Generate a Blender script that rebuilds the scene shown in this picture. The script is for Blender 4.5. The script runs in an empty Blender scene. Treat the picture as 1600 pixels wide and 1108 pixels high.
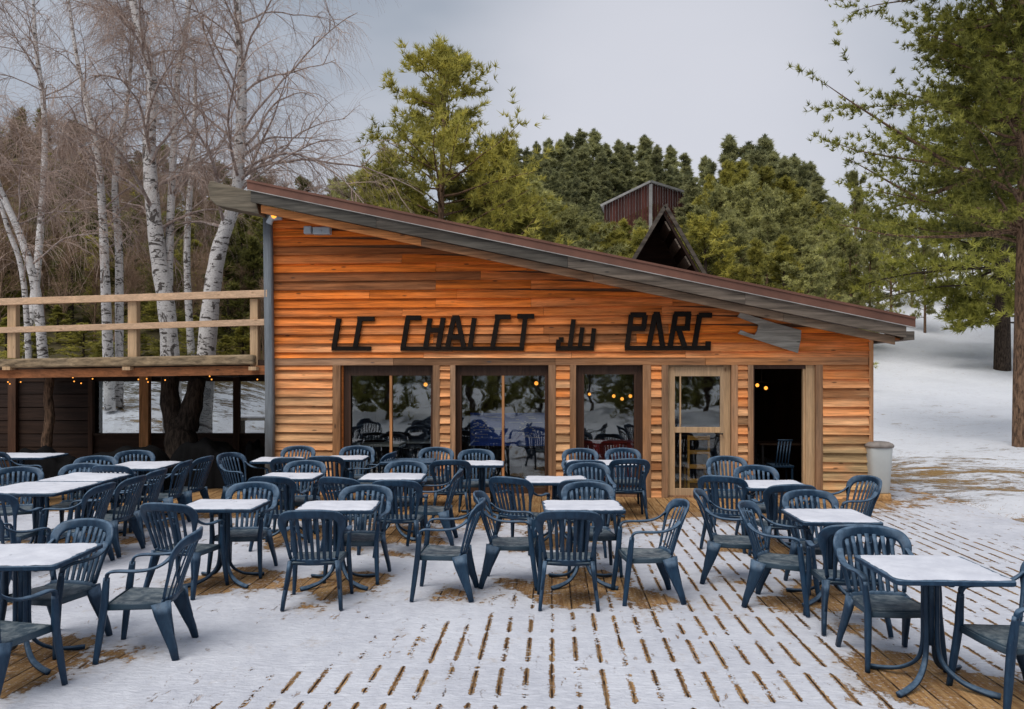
import bpy, math, random
import numpy as np
from mathutils import Vector, Matrix
R = math.radians
random.seed(7)
scene = bpy.context.scene
col = scene.collection
F, CX, HY, EYE = 1250.0, 800.0, 590.0, 1.93

def gp(px, py):                       # photo pixel of a point on the ground -> x, y
    Y = F*EYE/(py-HY); return ((px-CX)/F*Y, Y)
def P(px, py, Y): return Vector(((px-CX)/F*Y, Y, EYE-(py-HY)/F*Y))
def sm(a, b, x):
    t = np.clip((x-a)/(b-a), 0, 1); return t*t*(3-2*t)

# ---------------------------------------------------------------- object helpers
def tag(o, label=None, cat=None, group=None, kind=None):
    if label: o['label'] = label
    if cat: o['category'] = cat
    if group: o['group'] = group
    if kind: o['kind'] = kind
    return o
def thing(name, label, cat, loc=(0, 0, 0), rz=0, group=None):
    o = bpy.data.objects.new(name, None); col.objects.link(o)
    o.location = loc; o.rotation_euler = (0, 0, rz); o.empty_display_size = .2
    return tag(o, label, cat, group)
def link(name, me, parent=None, loc=(0, 0, 0)):
    o = bpy.data.objects.new(name, me); col.objects.link(o); o.location = loc
    if parent: o.parent = parent
    return o
CHS = .93
def dup(src, loc, rz=0, scale=None, label=None):
    r = src.copy(); col.objects.link(r); r.location = loc; r.rotation_euler = (0, 0, rz)
    if scale is not None: r.scale = scale
    if label: r['label'] = label
    for ch in src.children:
        c = ch.copy(); col.objects.link(c); c.parent = r
        for g in ch.children:
            d = g.copy(); col.objects.link(d); d.parent = c
    return r
def np_mesh(name, V, Fc, mat, C=None, smooth=False):
    """V (n,3), Fc (m,k) all same size"""
    V = np.asarray(V, dtype=np.float32); Fc = np.asarray(Fc, dtype=np.int32); k = Fc.shape[1]
    me = bpy.data.meshes.new(name)
    me.vertices.add(len(V)); me.vertices.foreach_set('co', V.ravel())
    me.loops.add(Fc.size); me.loops.foreach_set('vertex_index', Fc.ravel())
    me.polygons.add(len(Fc)); me.polygons.foreach_set('loop_start', np.arange(0, Fc.size, k, dtype=np.int32))
    me.polygons.foreach_set('loop_total', np.full(len(Fc), k, dtype=np.int32))
    me.polygons.foreach_set('use_smooth', np.full(len(Fc), smooth, dtype=bool))
    me.update(calc_edges=True)
    if C is not None:
        C = np.asarray(C, dtype=np.float32)
        if C.shape[1] == 3: C = np.c_[C, np.ones(len(C), dtype=np.float32)]
        a = me.color_attributes.new('col', 'FLOAT_COLOR', 'POINT'); a.data.foreach_set('color', C.astype(np.float32).ravel())
    me.materials.append(mat)
    return me

class MB:
    def __init__(s): s.v = []; s.f = []; s.c = []; s.sm = []
    def add(s, vs, fs, c=None, smooth=False):
        b = len(s.v); c = c or (random.random(), .5, random.random())
        s.v += [tuple(v) for v in vs]; s.c += [c]*len(vs)
        s.f += [tuple(i+b for i in f) for f in fs]; s.sm += [smooth]*len(fs)
    def box(s, x0, x1, y0, y1, z0, z1, c=None):
        vs = [(x, y, z) for x in (x0, x1) for y in (y0, y1) for z in (z0, z1)]
        s.add(vs, [(0, 1, 3, 2), (4, 6, 7, 5), (0, 4, 5, 1), (2, 3, 7, 6), (0, 2, 6, 4), (1, 5, 7, 3)], c)
    def prism(s, poly, y0, y1, c=None):     # poly in x,z (counter-clockwise seen from -Y) extruded along y
        n = len(poly)
        vs = [(x, y0, z) for x, z in poly]+[(x, y1, z) for x, z in poly]
        fs = [tuple(range(n)), tuple(range(2*n-1, n-1, -1))]
        fs += [(i, i+n, (i+1) % n+n, (i+1) % n) for i in range(n)]
        s.add(vs, fs, c)
    def sweep(s, pts, secs, n=8, up=(0, 0, 1), c=None, smooth=True, pw=.6):
        """pts list of points, secs list of (w along side, h along normal) half sizes; superellipse section"""
        pts = [Vector(p) for p in pts]; m = len(pts); vs = []
        for i, p in enumerate(pts):
            d = (pts[min(i+1, m-1)]-pts[max(i-1, 0)]).normalized()
            u = Vector(up[i] if isinstance(up, list) else up)
            sd = d.cross(u)
            if sd.length < 1e-4: sd = d.cross(Vector((0, 1, 0.01)))
            sd.normalize(); nn = sd.cross(d).normalized()
            w, h = secs[i] if isinstance(secs, list) else secs
            for k in range(n):
                a = 2*math.pi*(k+.5)/n; ca, sa = math.cos(a), math.sin(a)
                vs.append(p+sd*(w*math.copysign(abs(ca)**pw, ca))+nn*(h*math.copysign(abs(sa)**pw, sa)))
        fs = [tuple(range(n-1, -1, -1)), tuple(range((m-1)*n, m*n))]
        for i in range(m-1):
            for k in range(n):
                fs.append((i*n+k, i*n+(k+1) % n, (i+1)*n+(k+1) % n, (i+1)*n+k))
        s.add(vs, fs, c, smooth)
    def tube(s, pts, rs, n=8, c=None):
        rs = rs if isinstance(rs, list) else [rs]*len(pts)
        s.sweep(pts, [(r, r) for r in rs], n, up=(.03, .9, .1) if abs((Vector(pts[-1])-Vector(pts[0])).normalized().z) > .8 else (0, 0, 1), c=c, pw=1)
    def grid(s, fn, nu, nv, th=.012, c=None):
        """thick sheet; fn(u,v)->point, u,v in 0..1"""
        A = [[Vector(fn(i/nu, j/nv)) for j in range(nv+1)] for i in range(nu+1)]
        vs = []; 
        for k in (0, 1):
            for i in range(nu+1):
                for j in range(nv+1):
                    a = A[min(i+1, nu)][j]-A[max(i-1, 0)][j]; b = A[i][min(j+1, nv)]-A[i][max(j-1, 0)]
                    nn = a.cross(b).normalized(); vs.append(A[i][j]-nn*(th*k))
        N = (nu+1)*(nv+1); I = lambda i, j, k: k*N+i*(nv+1)+j; fs = []
        for i in range(nu):
            for j in range(nv):
                fs.append((I(i, j, 0), I(i+1, j, 0), I(i+1, j+1, 0), I(i, j+1, 0)))
                fs.append((I(i, j, 1), I(i, j+1, 1), I(i+1, j+1, 1), I(i+1, j, 1)))
        for i in range(nu):
            fs.append((I(i, 0, 0), I(i, 0, 1), I(i+1, 0, 1), I(i+1, 0, 0))); fs.append((I(i, nv, 0), I(i+1, nv, 0), I(i+1, nv, 1), I(i, nv, 1)))
        for j in range(nv):
            fs.append((I(0, j, 0), I(0, j+1, 0), I(0, j+1, 1), I(0, j, 1))); fs.append((I(nu, j, 0), I(nu, j, 1), I(nu, j+1, 1), I(nu, j+1, 0)))
        s.add(vs, fs, c, True)
    def sphere(s, p, r, n=10, c=None):
        p = Vector(p); r = r if isinstance(r, tuple) else (r, r, r); vs = []; m = n//2+1
        for i in range(m+1):
            t = math.pi*i/m
            for k in range(n):
                a = 2*math.pi*k/n; vs.append((p.x+r[0]*math.sin(t)*math.cos(a), p.y+r[1]*math.sin(t)*math.sin(a), p.z+r[2]*math.cos(t)))
        fs = [(i*n+k, (i+1)*n+k, (i+1)*n+(k+1) % n, i*n+(k+1) % n) for i in range(m) for k in range(n)]
        s.add(vs, fs, c, True)
    def mesh(s, name, mat, bevel=0):
        me = bpy.data.meshes.new(name); me.from_pydata(s.v, [], s.f); me.update()
        me.polygons.foreach_set('use_smooth', s.sm)
        a = me.color_attributes.new('col', 'FLOAT_COLOR', 'POINT')
        a.data.foreach_set('color', np.c_[np.array(s.c, dtype=np.float32), np.ones(len(s.c), dtype=np.float32)].ravel())
        me.materials.append(mat); return me
    def build(s, name, mat, parent=None, loc=(0, 0, 0), bevel=0):
        o = link(name, s.mesh(name, mat), parent, loc)
        if bevel:
            b = o.modifiers.new('bevel', 'BEVEL'); b.width = bevel; b.segments = 2; b.limit_method = 'ANGLE'; b.angle_limit = R(40)
        return o

# ---------------------------------------------------------------- materials
class NT:
    def __init__(s, name):
        s.m = bpy.data.materials.new(name); s.m.use_nodes = True; s.t = s.m.node_tree; s.n = s.t.nodes; s.n.clear()
        s.out = s.n.new('ShaderNodeOutputMaterial')
    def L(s, a, b): s.t.links.new(a, b)
    def setin(s, sock, v):
        if hasattr(v, 'is_output') or isinstance(v, bpy.types.NodeSocket): s.L(v, sock)
        else:
            if isinstance(v, (tuple, list)) and sock.type == 'RGBA' and len(v) == 3: v = (*v, 1)
            sock.default_value = v
    def math(s, op, a, b=0, c=0, clamp=False):
        n = s.n.new('ShaderNodeMath'); n.operation = op; n.use_clamp = clamp
        for i, v in enumerate((a, b, c)): s.setin(n.inputs[i], v)
        return n.outputs[0]
    def mapr(s, v, a, b, c=0, d=1, smooth=True):
        n = s.n.new('ShaderNodeMapRange'); n.interpolation_type = 'SMOOTHSTEP' if smooth else 'LINEAR'
        s.setin(n.inputs[0], v)
        for i, q in enumerate((a, b, c, d)): s.setin(n.inputs[i+1], q)
        return n.outputs[0]
    def mix(s, f, a, b, mode='MIX'):
        n = s.n.new('ShaderNodeMix'); n.data_type = 'RGBA'; n.blend_type = mode
        s.setin(n.inputs[0], f); s.setin(n.inputs[6], a); s.setin(n.inputs[7], b); return n.outputs[2]
    def coord(s, kind='Object'): return s.n.new('ShaderNodeTexCoord').outputs[kind]
    def geo(s, k): return s.n.new('ShaderNodeNewGeometry').outputs[k]
    def attr(s, name='col'):
        n = s.n.new('ShaderNodeAttribute'); n.attribute_name = name; return n.outputs[0]
    def sep(s, v):
        n = s.n.new('ShaderNodeSeparateXYZ'); s.L(v, n.inputs[0]); return n.outputs
    def comb(s, x, y, z):
        n = s.n.new('ShaderNodeCombineXYZ')
        for i, v in enumerate((x, y, z)): s.setin(n.inputs[i], v)
        return n.outputs[0]
    def vmath(s, op, a, b):
        n = s.n.new('ShaderNodeVectorMath'); n.operation = op; s.setin(n.inputs[0], a); s.setin(n.inputs[1], b); return n.outputs[0]
    def noise(s, v, scale, detail=4, rough=.55, dist=0, out='Fac'):
        n = s.n.new('ShaderNodeTexNoise'); s.L(v, n.inputs['Vector'])
        n.inputs['Scale'].default_value = scale; n.inputs['Detail'].default_value = detail
        n.inputs['Roughness'].default_value = rough; n.inputs['Distortion'].default_value = dist; return n.outputs[out]
    def bump(s, h, strength=.5, dist=.01, normal=None):
        n = s.n.new('ShaderNodeBump'); s.setin(n.inputs['Height'], h); n.inputs['Strength'].default_value = strength
        n.inputs['Distance'].default_value = dist
        if normal: s.L(normal, n.inputs['Normal'])
        return n.outputs[0]
    def bsdf(s, colr, rough=.7, normal=None, metal=0, spec=.5, **kw):
        b = s.n.new('ShaderNodeBsdfPrincipled'); s.setin(b.inputs['Base Color'], colr); s.setin(b.inputs['Roughness'], rough)
        b.inputs['Metallic'].default_value = metal; b.inputs['Specular IOR Level'].default_value = spec
        if normal: s.L(normal, b.inputs['Normal'])
        for k, v in kw.items(): s.setin(b.inputs[k], v)
        return b.outputs[0]
    def done(s, sh): s.L(sh, s.out.inputs[0]); return s.m

def wood(name, c1, c2, axis='x', dark=(.03, .02, .015), streak=.5, rough=.75, rv=.45, spec=.25, bstr=.5):
    """c1 fresh colour, c2 weathered colour; attribute col = (random, weather, random2)"""
    t = NT(name); o = t.coord(); a = t.sep(t.attr())
    off = t.comb(t.math('MULTIPLY', a[0], 37.), t.math('MULTIPLY', a[2], 23.), t.math('MULTIPLY', a[0], 11.))
    v = t.vmath('ADD', o, off)
    sc = {'x': (.35, 6, 6), 'y': (6, .35, 6), 'z': (6, 6, .35)}[axis]
    vg = t.vmath('MULTIPLY', v, sc)
    g1 = t.noise(vg, 3.0, 5, .6, .4); g2 = t.noise(vg, 14, 3, .6)
    vl = t.vmath('MULTIPLY', v, {'x': (.5, 1.5, 1.5), 'y': (1.5, .5, 1.5), 'z': (1.5, 1.5, .5)}[axis]); big = t.noise(vl, 1.6, 3, .6)
    w = t.math('ADD', a[1], t.math('MULTIPLY', t.math('SUBTRACT', big, .5), 1.3), clamp=True)
    w = t.math('ADD', w, t.math('MULTIPLY', t.math('SUBTRACT', a[2], .5), .35), clamp=True)
    base = t.mix(w, c1, c2)
    if name == 'cladding_wood':
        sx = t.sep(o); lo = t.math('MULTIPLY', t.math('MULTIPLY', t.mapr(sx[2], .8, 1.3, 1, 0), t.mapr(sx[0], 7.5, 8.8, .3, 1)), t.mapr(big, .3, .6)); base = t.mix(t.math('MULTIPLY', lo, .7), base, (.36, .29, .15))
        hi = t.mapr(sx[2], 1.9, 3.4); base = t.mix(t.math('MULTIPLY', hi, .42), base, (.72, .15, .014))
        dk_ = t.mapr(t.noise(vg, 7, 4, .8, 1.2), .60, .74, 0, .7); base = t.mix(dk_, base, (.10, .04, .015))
    k = t.math('MULTIPLY', t.mapr(a[0], 0, 1, 1-rv, 1+rv*.55, False), t.mapr(g1, .3, .7, 1-streak*.75, 1+streak*.5, False))
    k = t.math('MULTIPLY', k, t.mapr(g2, .3, .7, .82, 1.15, False))
    base = t.mix(1, base, t.comb(k, k, k), 'MULTIPLY')
    knot = t.n.new('ShaderNodeTexVoronoi'); t.L(t.vmath('MULTIPLY', v, {'x': (1., 3, 3), 'y': (3, 1., 3), 'z': (3, 3, 1.)}[axis]), knot.inputs['Vector']); knot.inputs['Scale'].default_value = 2.2
    kn = t.mapr(knot.outputs['Distance'], .05, .13, 1, 0)
    st = t.mapr(g1, .22, .36, .75, 0)
    f = t.math('MAXIMUM', t.math('MULTIPLY', kn, .7), st)
    base = t.mix(f, base, dark)
    return t.done(t.bsdf(base, rough, t.bump(t.math('ADD', g1, t.math('MULTIPLY', g2, .5)), bstr, .012), spec=spec))
def flat(name, c, rough=.6, metal=0, var=.25, scale=6, spec=.4, bump=.15):
    t = NT(name); o = t.coord(); n = t.noise(o, scale, 6, .65); n2 = t.noise(o, scale*.23, 3)
    k = t.math('MULTIPLY', t.mapr(n, .25, .75, 1-var, 1+var, False), t.mapr(n2, .25, .75, 1-var, 1+var, False))
    return t.done(t.bsdf(t.mix(1, c, t.comb(k, k, k), 'MULTIPLY'), rough, t.bump(n, bump, .01), metal, spec))

M = {}
M['siding'] = wood('cladding_wood', (.84, .225, .030), (.70, .375, .18), 'x', streak=.75, rv=.5, bstr=.8)
M['casing'] = wood('casing_wood', (.46, .21, .085), (.34, .215, .135), 'z', streak=.6)
M['casing_h'] = wood('lintel_wood', (.48, .20, .07), (.34, .2, .12), 'x', dark=(.05, .055, .065), streak=.7)
M['pale'] = wood('pale_wood', (.52, .34, .19), (.44, .31, .20), 'z', dark=(.16, .08, .04), rv=.15, streak=.3)
M['pale_h'] = wood('pale_rail_wood', (.60, .39, .24), (.52, .36, .25), 'x', dark=(.2, .1, .05), rv=.15, streak=.3)
M['grey_h'] = wood('grey_weathered_wood', (.15, .115, .088), (.105, .095, .08), 'x', dark=(.02, .02, .02), streak=.9, rv=.3)
M['grey_z'] = wood('grey_post_wood', (.25, .27, .29), (.20, .23, .26), 'z', dark=(.08, .08, .08), streak=.4, rv=.2)
M['tan_h'] = wood('barge_wood', (.50, .19, .06), (.22, .16, .11), 'x', dark=(.03, .02, .015), streak=.8)
M['soffit'] = wood('soffit_wood', (.42, .13, .03), (.36, .12, .03), 'x', streak=.5)
M['brown_h'] = wood('brown_beam_wood', (.30, .11, .04), (.2, .09, .045), 'x', streak=.6)
M['trough'] = wood('trough_wood', (.17, .14, .10), (.13, .12, .10), 'x', dark=(.03, .03, .02), streak=.8, rv=.1)
M['plank'] = wood('pale_grey_plank', (.40, .37, .31), (.30, .29, .26), 'x', dark=(.05, .05, .04), streak=.8, rv=.1)
M['sill'] = wood('sill_wood', (.30, .21, .12), (.25, .2, .14), 'x', dark=(.07, .04, .02), streak=.9)
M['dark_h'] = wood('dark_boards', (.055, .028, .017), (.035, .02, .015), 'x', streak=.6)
M['dark_z'] = wood('dark_post_wood', (.10, .045, .025), (.05, .03, .02), 'z', streak=.6)
M['frame'] = wood('dark_window_frame', (.075, .035, .02), (.06, .04, .03), 'z', streak=.4, rv=.2, rough=.5)
M['letter'] = flat('dark_letter_iron', (.013, .009, .007), .85, 0, .35, spec=.15)
M['rust'] = flat('rusty_roof_metal', (.145, .062, .04), .6, .0, .25, 3)
M['roofsheet'] = flat('roof_sheet', (.12, .06, .045), .6, .0, .25, 3)
M['drip'] = flat('drip_metal', (.42, .40, .38), .5, .3)
M['grey_metal'] = flat('grey_box_metal', (.42, .48, .52), .45, 0, .1)
M['binbody'] = flat('bin_plastic', (.50, .52, .51), .5, 0, .07, 3)
M['binlid'] = flat('bin_lid_grey', (.25, .22, .2), .8, 0, .35, 10)
M['straw'] = flat('straw', (.36, .2, .08), .9, 0, .5, 30)
M['black'] = flat('black_tarp', (.0035, .0035, .004), .8, 0, .5, 5, .1, .6)
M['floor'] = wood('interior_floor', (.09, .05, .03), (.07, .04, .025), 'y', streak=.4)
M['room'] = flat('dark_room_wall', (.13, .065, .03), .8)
M['redpanel'] = wood('red_panel_wood', (.28, .025, .02), (.2, .02, .015), 'z', rv=.4)
M['redcabin'] = wood('red_brown_sheet', (.10, .028, .02), (.07, .026, .02), 'z', rv=.4)
M['yellow'] = wood('yellow_chair_wood', (.75, .38, .07), (.65, .33, .07), 'x', rv=.1)
M['iron'] = flat('black_iron', (.02, .02, .02), .5)
M['tealwood'] = flat('interior_table_top', (.55, .55, .52), .6)

def emis(name, c, s):
    t = NT(name); e = t.n.new('ShaderNodeEmission'); e.inputs[0].default_value = (*c, 1); e.inputs[1].default_value = s
    return t.done(e.outputs[0])
M['bulb'] = emis('warm_bulb', (1, .36, .05), 2.0)
M['bulbdim'] = emis('warm_bulb_small', (1, .36, .06), 2.0)

def snowcol(t, v, s=1):
    a = t.noise(v, 1.1*s, 4); b = t.noise(v, 9*s, 5, .65); c = t.noise(v, 60*s, 3, .7)
    k = t.math('ADD', t.math('MULTIPLY', a, .5), t.math('MULTIPLY', b, .5))
    return t.mix(t.mapr(k, .35, .65), (.57, .585, .655), (.71, .725, .79)), a, b, c
def m_table_snow():
    t = NT('table_snow'); v = t.geo('Position'); c, a, b, d = snowcol(t, v)
    spot = t.mapr(t.noise(v, 7, 5, .7, .5), .64, .72, 0, .8)
    c = t.mix(spot, c, (.2, .22, .25))
    return t.done(t.bsdf(c, .75, t.bump(t.math('ADD', b, t.math('MULTIPLY', d, .3)), .35, .02), spec=.3, **{'Subsurface Weight': 0.0}))
M['tsnow'] = m_table_snow()

def m_plastic():
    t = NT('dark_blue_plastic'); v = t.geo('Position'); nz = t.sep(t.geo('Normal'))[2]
    oi = t.n.new('ShaderNodeObjectInfo').outputs['Random']
    n = t.noise(v, 18, 5, .65); n2 = t.noise(t.vmath('MULTIPLY', t.coord(), (1, 1, .25)), 22, 4, .7)
    base = t.mix(t.mapr(n2, .3, .7), (.004, .020, .048), (.012, .040, .080))
    kk = t.mapr(oi, 0, 1, .82, 1.25, False); base = t.mix(1, base, t.comb(kk, kk, kk), 'MULTIPLY')
    frost_sheen = t.math('MULTIPLY', t.mapr(nz, .06, .55), t.mapr(n, .36, .62, .35, .8))  # frost and sky reflection, both painted into the colour of up-tilted faces
    base = t.mix(frost_sheen, base, (.12, .19, .28))
    scuff = t.mapr(t.noise(v, 55, 3, .8), .66, .74, 0, .28)
    base = t.mix(scuff, base, (.2, .21, .2))
    return t.done(t.bsdf(base, t.mapr(n, .3, .7, .38, .65), t.bump(n2, .15, .004), spec=.32))
M['plastic'] = m_plastic()
def m_seat():
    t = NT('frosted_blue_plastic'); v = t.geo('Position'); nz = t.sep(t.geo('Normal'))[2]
    n = t.noise(v, 14, 5, .7); n2 = t.noise(v, 90, 3)
    base = t.mix(n2, (.014, .034, .058), (.036, .07, .1))
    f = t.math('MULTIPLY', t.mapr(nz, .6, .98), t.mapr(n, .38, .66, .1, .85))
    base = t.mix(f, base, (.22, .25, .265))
    return t.done(t.bsdf(base, .5, t.bump(n, .3, .006)))
M['seat'] = m_seat()

def m_glass(name, fac=.17, wav=.0045, tint=(.75, .8, .8)):
    t = NT(name); v = t.coord(); n = t.noise(t.vmath('MULTIPLY', v, (1, 1, 1.4)), 1.9, 2.0, .4, .2)
    g = t.n.new('ShaderNodeBsdfGlossy'); g.inputs['Roughness'].default_value = .02; g.inputs['Color'].default_value = (.9, .95, .95, 1)
    t.L(t.bump(n, .55, wav), g.inputs['Normal'])
    tr = t.n.new('ShaderNodeBsdfTransparent'); tr.inputs[0].default_value = (*tint, 1)
    lw = t.n.new('ShaderNodeLayerWeight'); lw.inputs[0].default_value = .25
    f = t.math('ADD', t.math('MULTIPLY', lw.outputs['Fresnel'], .6), fac, clamp=True)
    mx = t.n.new('ShaderNodeMixShader'); t.L(f, mx.inputs[0]); t.L(tr.outputs[0], mx.inputs[1]); t.L(g.outputs[0], mx.inputs[2])
    return t.done(mx.outputs[0])
M['glass'] = m_glass('cafe_window_glass')
M['glass2'] = m_glass('door_glass', .10)

def m_deck():
    t = NT('snowy_deck_boards'); o = t.coord(); s = t.sep(o); at = t.sep(t.attr())   # at: bare, lines, bright
    pitch = .165
    wob = t.math('MULTIPLY', t.math('SUBTRACT', t.noise(o, .9, 2), .5), .012)
    u = t.math('DIVIDE', t.math('ADD', s[0], wob), pitch)
    fr = t.math('FRACT', u); idb = t.math('FLOOR', u)
    d = t.math('ABSOLUTE', t.math('SUBTRACT', fr, .5))           # .5 at the gap
    gd = t.math('SUBTRACT', .5, d)                               # 0 at gap centre
    idg = t.math('FLOOR', t.math('ADD', u, .5))
    wn = t.n.new('ShaderNodeTexWhiteNoise'); wn.noise_dimensions = '1D'; t.L(idg, wn.inputs['W'])
    wb = t.n.new('ShaderNodeTexWhiteNoise'); wb.noise_dimensions = '1D'; t.L(idb, wb.inputs['W'])
    # joists: snow bridges over them
    j = t.math('FRACT', t.math('DIVIDE', t.math('ADD', s[1], t.math('MULTIPLY', t.noise(t.comb(t.math('MULTIPLY', s[0], 1), 0, 0), 3, 2), .40)), .62))
    jm = t.mapr(t.math('ABSOLUTE', t.math('SUBTRACT', j, .5)), .36, .43, 1, 0)
    vl = t.vmath('ADD', t.vmath('MULTIPLY', o, (1, .8, 1)), t.comb(t.math('MULTIPLY', idg, 3.7), t.math('MULTIPLY', wn.outputs[0], 9), 0))
    seg = t.noise(vl, 2.3, 4, .65)                                 # per gap, slowly along it
    edge = t.noise(o, 34, 4, .7)
    jm = t.math('MAXIMUM', jm, t.mapr(t.noise(vl, 1.3, 2, .5), .58, .63))
    wid = t.math('MULTIPLY', t.mapr(t.math('ADD', seg, t.math('MULTIPLY', t.math('SUBTRACT', edge, .5), .45)), t.math('SUBTRACT', .70, t.math('MULTIPLY', at[1], .31)), t.math('SUBTRACT', .74, t.math('MULTIPLY', at[1], .31)), 0, .105), jm)
    wid = t.math('MULTIPLY', wid, t.mapr(edge, .3, .7, .35, 1.6, False))
    open_ = t.math('MULTIPLY', t.mapr(t.math('SUBTRACT', wid, gd), -.012, .016), t.mapr(wid, .01, .03))
    # bare patches
    p1 = t.noise(t.vmath('MULTIPLY', o, (1, .7, 1)), 3.2, 6, .68, .3); p2 = t.noise(o, 16, 4, .7)
    pn = t.math('ADD', t.math('MULTIPLY', p1, .72), t.math('MULTIPLY', p2, .28))
    th = t.math('SUBTRACT', .76, t.math('MULTIPLY', at[0], .56))
    bare = t.mapr(pn, t.math('SUBTRACT', th, .012), t.math('ADD', th, .02))
    fl = t.noise(t.vmath('MULTIPLY', o, (1, .45, 1)), 11, 5, .75, .4)
    fleck = t.math('MULTIPLY', t.mapr(fl, .615, .65), t.mapr(t.noise(o, .9, 3), .42, .55))
    op = t.math('MAXIMUM', t.math('MAXIMUM', open_, bare), t.math('MULTIPLY', fleck, .85))
    # wood
    vg = t.vmath('ADD', t.vmath('MULTIPLY', o, (7, .5, 1)), t.comb(0, t.math('MULTIPLY', wb.outputs[0], 40), 0))
    g = t.noise(vg, 5, 5, .65, .3); g2 = t.noise(vg, 22, 3, .6)
    wc = t.mix(t.mapr(g, .3, .7), (.27, .13, .045), (.50, .31, .14))
    kk = t.math('MULTIPLY', t.mapr(wb.outputs[0], 0, 1, .7, 1.2, False), t.mapr(g2, .3, .7, .75, 1.2, False))
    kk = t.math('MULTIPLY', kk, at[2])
    wc = t.mix(1, wc, t.comb(kk, kk, kk), 'MULTIPLY')
    # packed snow crumbs on the bare boards
    crumbs = t.math('MULTIPLY', t.mapr(t.noise(o, 28, 5, .75), .56, .62), t.mapr(at[0], .85, 1.0, .55, 0))
    wc = t.mix(crumbs, wc, (.66, .66, .7))
    gap = t.mapr(gd, .025, .05, 1, 0)
    gap = t.math('MULTIPLY', gap, t.mapr(t.noise(vl, 4.5, 3, .7), .42, .56, .45, 1))
    wc = t.mix(gap, wc, (.035, .018, .010))
    sc, a, b, c = snowcol(t, t.geo('Position'))
    # grey slush edge tint where the snow is thin
    thin = t.math('MULTIPLY', t.mapr(pn, t.math('SUBTRACT', th, .10), th), .5)
    sc = t.mix(thin, sc, (.50, .44, .40))
    cc = t.mix(op, sc, wc)
    h = t.math('ADD', t.math('MULTIPLY', t.math('SUBTRACT', 1, op), 1.0), t.math('MULTIPLY', b, .55))
    h = t.math('ADD', h, t.math('MULTIPLY', c, .25)); h = t.math('ADD', h, t.math('MULTIPLY', a, .6))
    h = t.math('SUBTRACT', h, t.math('MULTIPLY', t.math('MULTIPLY', gap, op), 1.2))
    h = t.math('ADD', h, t.math('MULTIPLY', t.noise(t.vmath('MULTIPLY', o, (1, 2.4, 1)), 14, 5, .7, .6), 1.5))
    # faint sag of the snow over each gap
    h = t.math('SUBTRACT', h, t.math('MULTIPLY', t.mapr(gd, 0, .3, .10, 0), t.math('MULTIPLY', at[1], t.mapr(seg, .4, .6))))
    return t.done(t.bsdf(cc, t.mix(op, (.7,)*3, (.8,)*3), t.bump(h, .8, .018), spec=.25))
M['deck'] = m_deck()

def m_ground():
    t = NT('snow_field'); o = t.geo('Position'); at = t.sep(t.attr()); sc, a, b, c = snowcol(t, o, .5); sc = t.mix(.6, sc, (.86, .875, .92))
    p1 = t.noise(t.vmath('MULTIPLY', o, (.55, 1.5, 1)), 1.3, 6, .7, .5); p2 = t.noise(t.vmath('MULTIPLY', o, (.6, 2.2, 1)), 8, 5, .75, .6)
    pn = t.math('ADD', t.math('MULTIPLY', p1, .5), t.math('MULTIPLY', p2, .5))
    th = t.math('SUBTRACT', .74, t.math('MULTIPLY', at[0], .4))
    bare = t.mapr(pn, t.math('SUBTRACT', th, .02), t.math('ADD', th, .03))
    gr = t.mix(t.noise(t.vmath('MULTIPLY', o, (2, 4, 1)), 18, 4, .7), (.16, .09, .03), (.48, .31, .13))
    gr = t.mix(at[1], gr, t.mix(t.noise(o, 2, 5, .7), (.02, .024, .010), (.11, .085, .04)))
    fk = t.noise(t.vmath('MULTIPLY', o, (.6, 1.4, 1)), 9, 4, .75, .5); fk = t.math('MULTIPLY', t.mapr(fk, .62, .67), t.mapr(t.noise(o, .5, 3), .40, .55)); bare = t.math('MAXIMUM', bare, t.math('MULTIPLY', fk, .75))
    cc = t.mix(bare, sc, gr)
    h = t.math('ADD', t.math('MULTIPLY', t.math('SUBTRACT', 1, bare), .5), t.math('ADD', t.math('MULTIPLY', b, .7), t.math('MULTIPLY', a, .7)))
    h = t.math('ADD', h, t.math('MULTIPLY', p2, .5))
    return t.done(t.bsdf(cc, .8, t.bump(t.math('ADD', h, t.math('MULTIPLY', c, .5)), .9, .06), spec=.2))
M['ground'] = m_ground()

def m_leaf(name, ca, cb, cd):
    t = NT(name); a = t.sep(t.attr()); oi = t.n.new('ShaderNodeObjectInfo').outputs['Random']
    c = t.mix(a[0], ca, cb); c = t.mix(t.mapr(a[1], 0, .8, .92, 0, False), c, cd)  # inner tufts go to the dark colour: crown shade painted in
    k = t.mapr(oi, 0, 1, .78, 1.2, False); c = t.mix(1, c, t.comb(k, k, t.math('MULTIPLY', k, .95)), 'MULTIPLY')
    b = t.bsdf(c, .6, spec=.25); tl = t.n.new('ShaderNodeBsdfTranslucent'); t.L(c, tl.inputs[0])
    mx = t.n.new('ShaderNodeMixShader'); mx.inputs[0].default_value = .42; t.L(b, mx.inputs[1]); t.L(tl.outputs[0], mx.inputs[2])
    return t.done(mx.outputs[0])
M['pine'] = m_leaf('pine_needles', (.35, .33, .07), (.60, .53, .13), (.10, .11, .035))
M['pine_dark'] = m_leaf('dark_pine_needles', (.21, .225, .05), (.47, .45, .10), (.05, .062, .022))
M['ridge'] = m_leaf('ridge_needles', (.32, .33, .17), (.52, .50, .25), (.10, .12, .07))
M['olive'] = m_leaf('olive_needles', (.37, .37, .15), (.60, .57, .24), (.12, .13, .06))
M['hillgreen'] = m_leaf('hill_green_needles', (.16, .17, .045), (.30, .28, .08), (.07, .08, .03))
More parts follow.
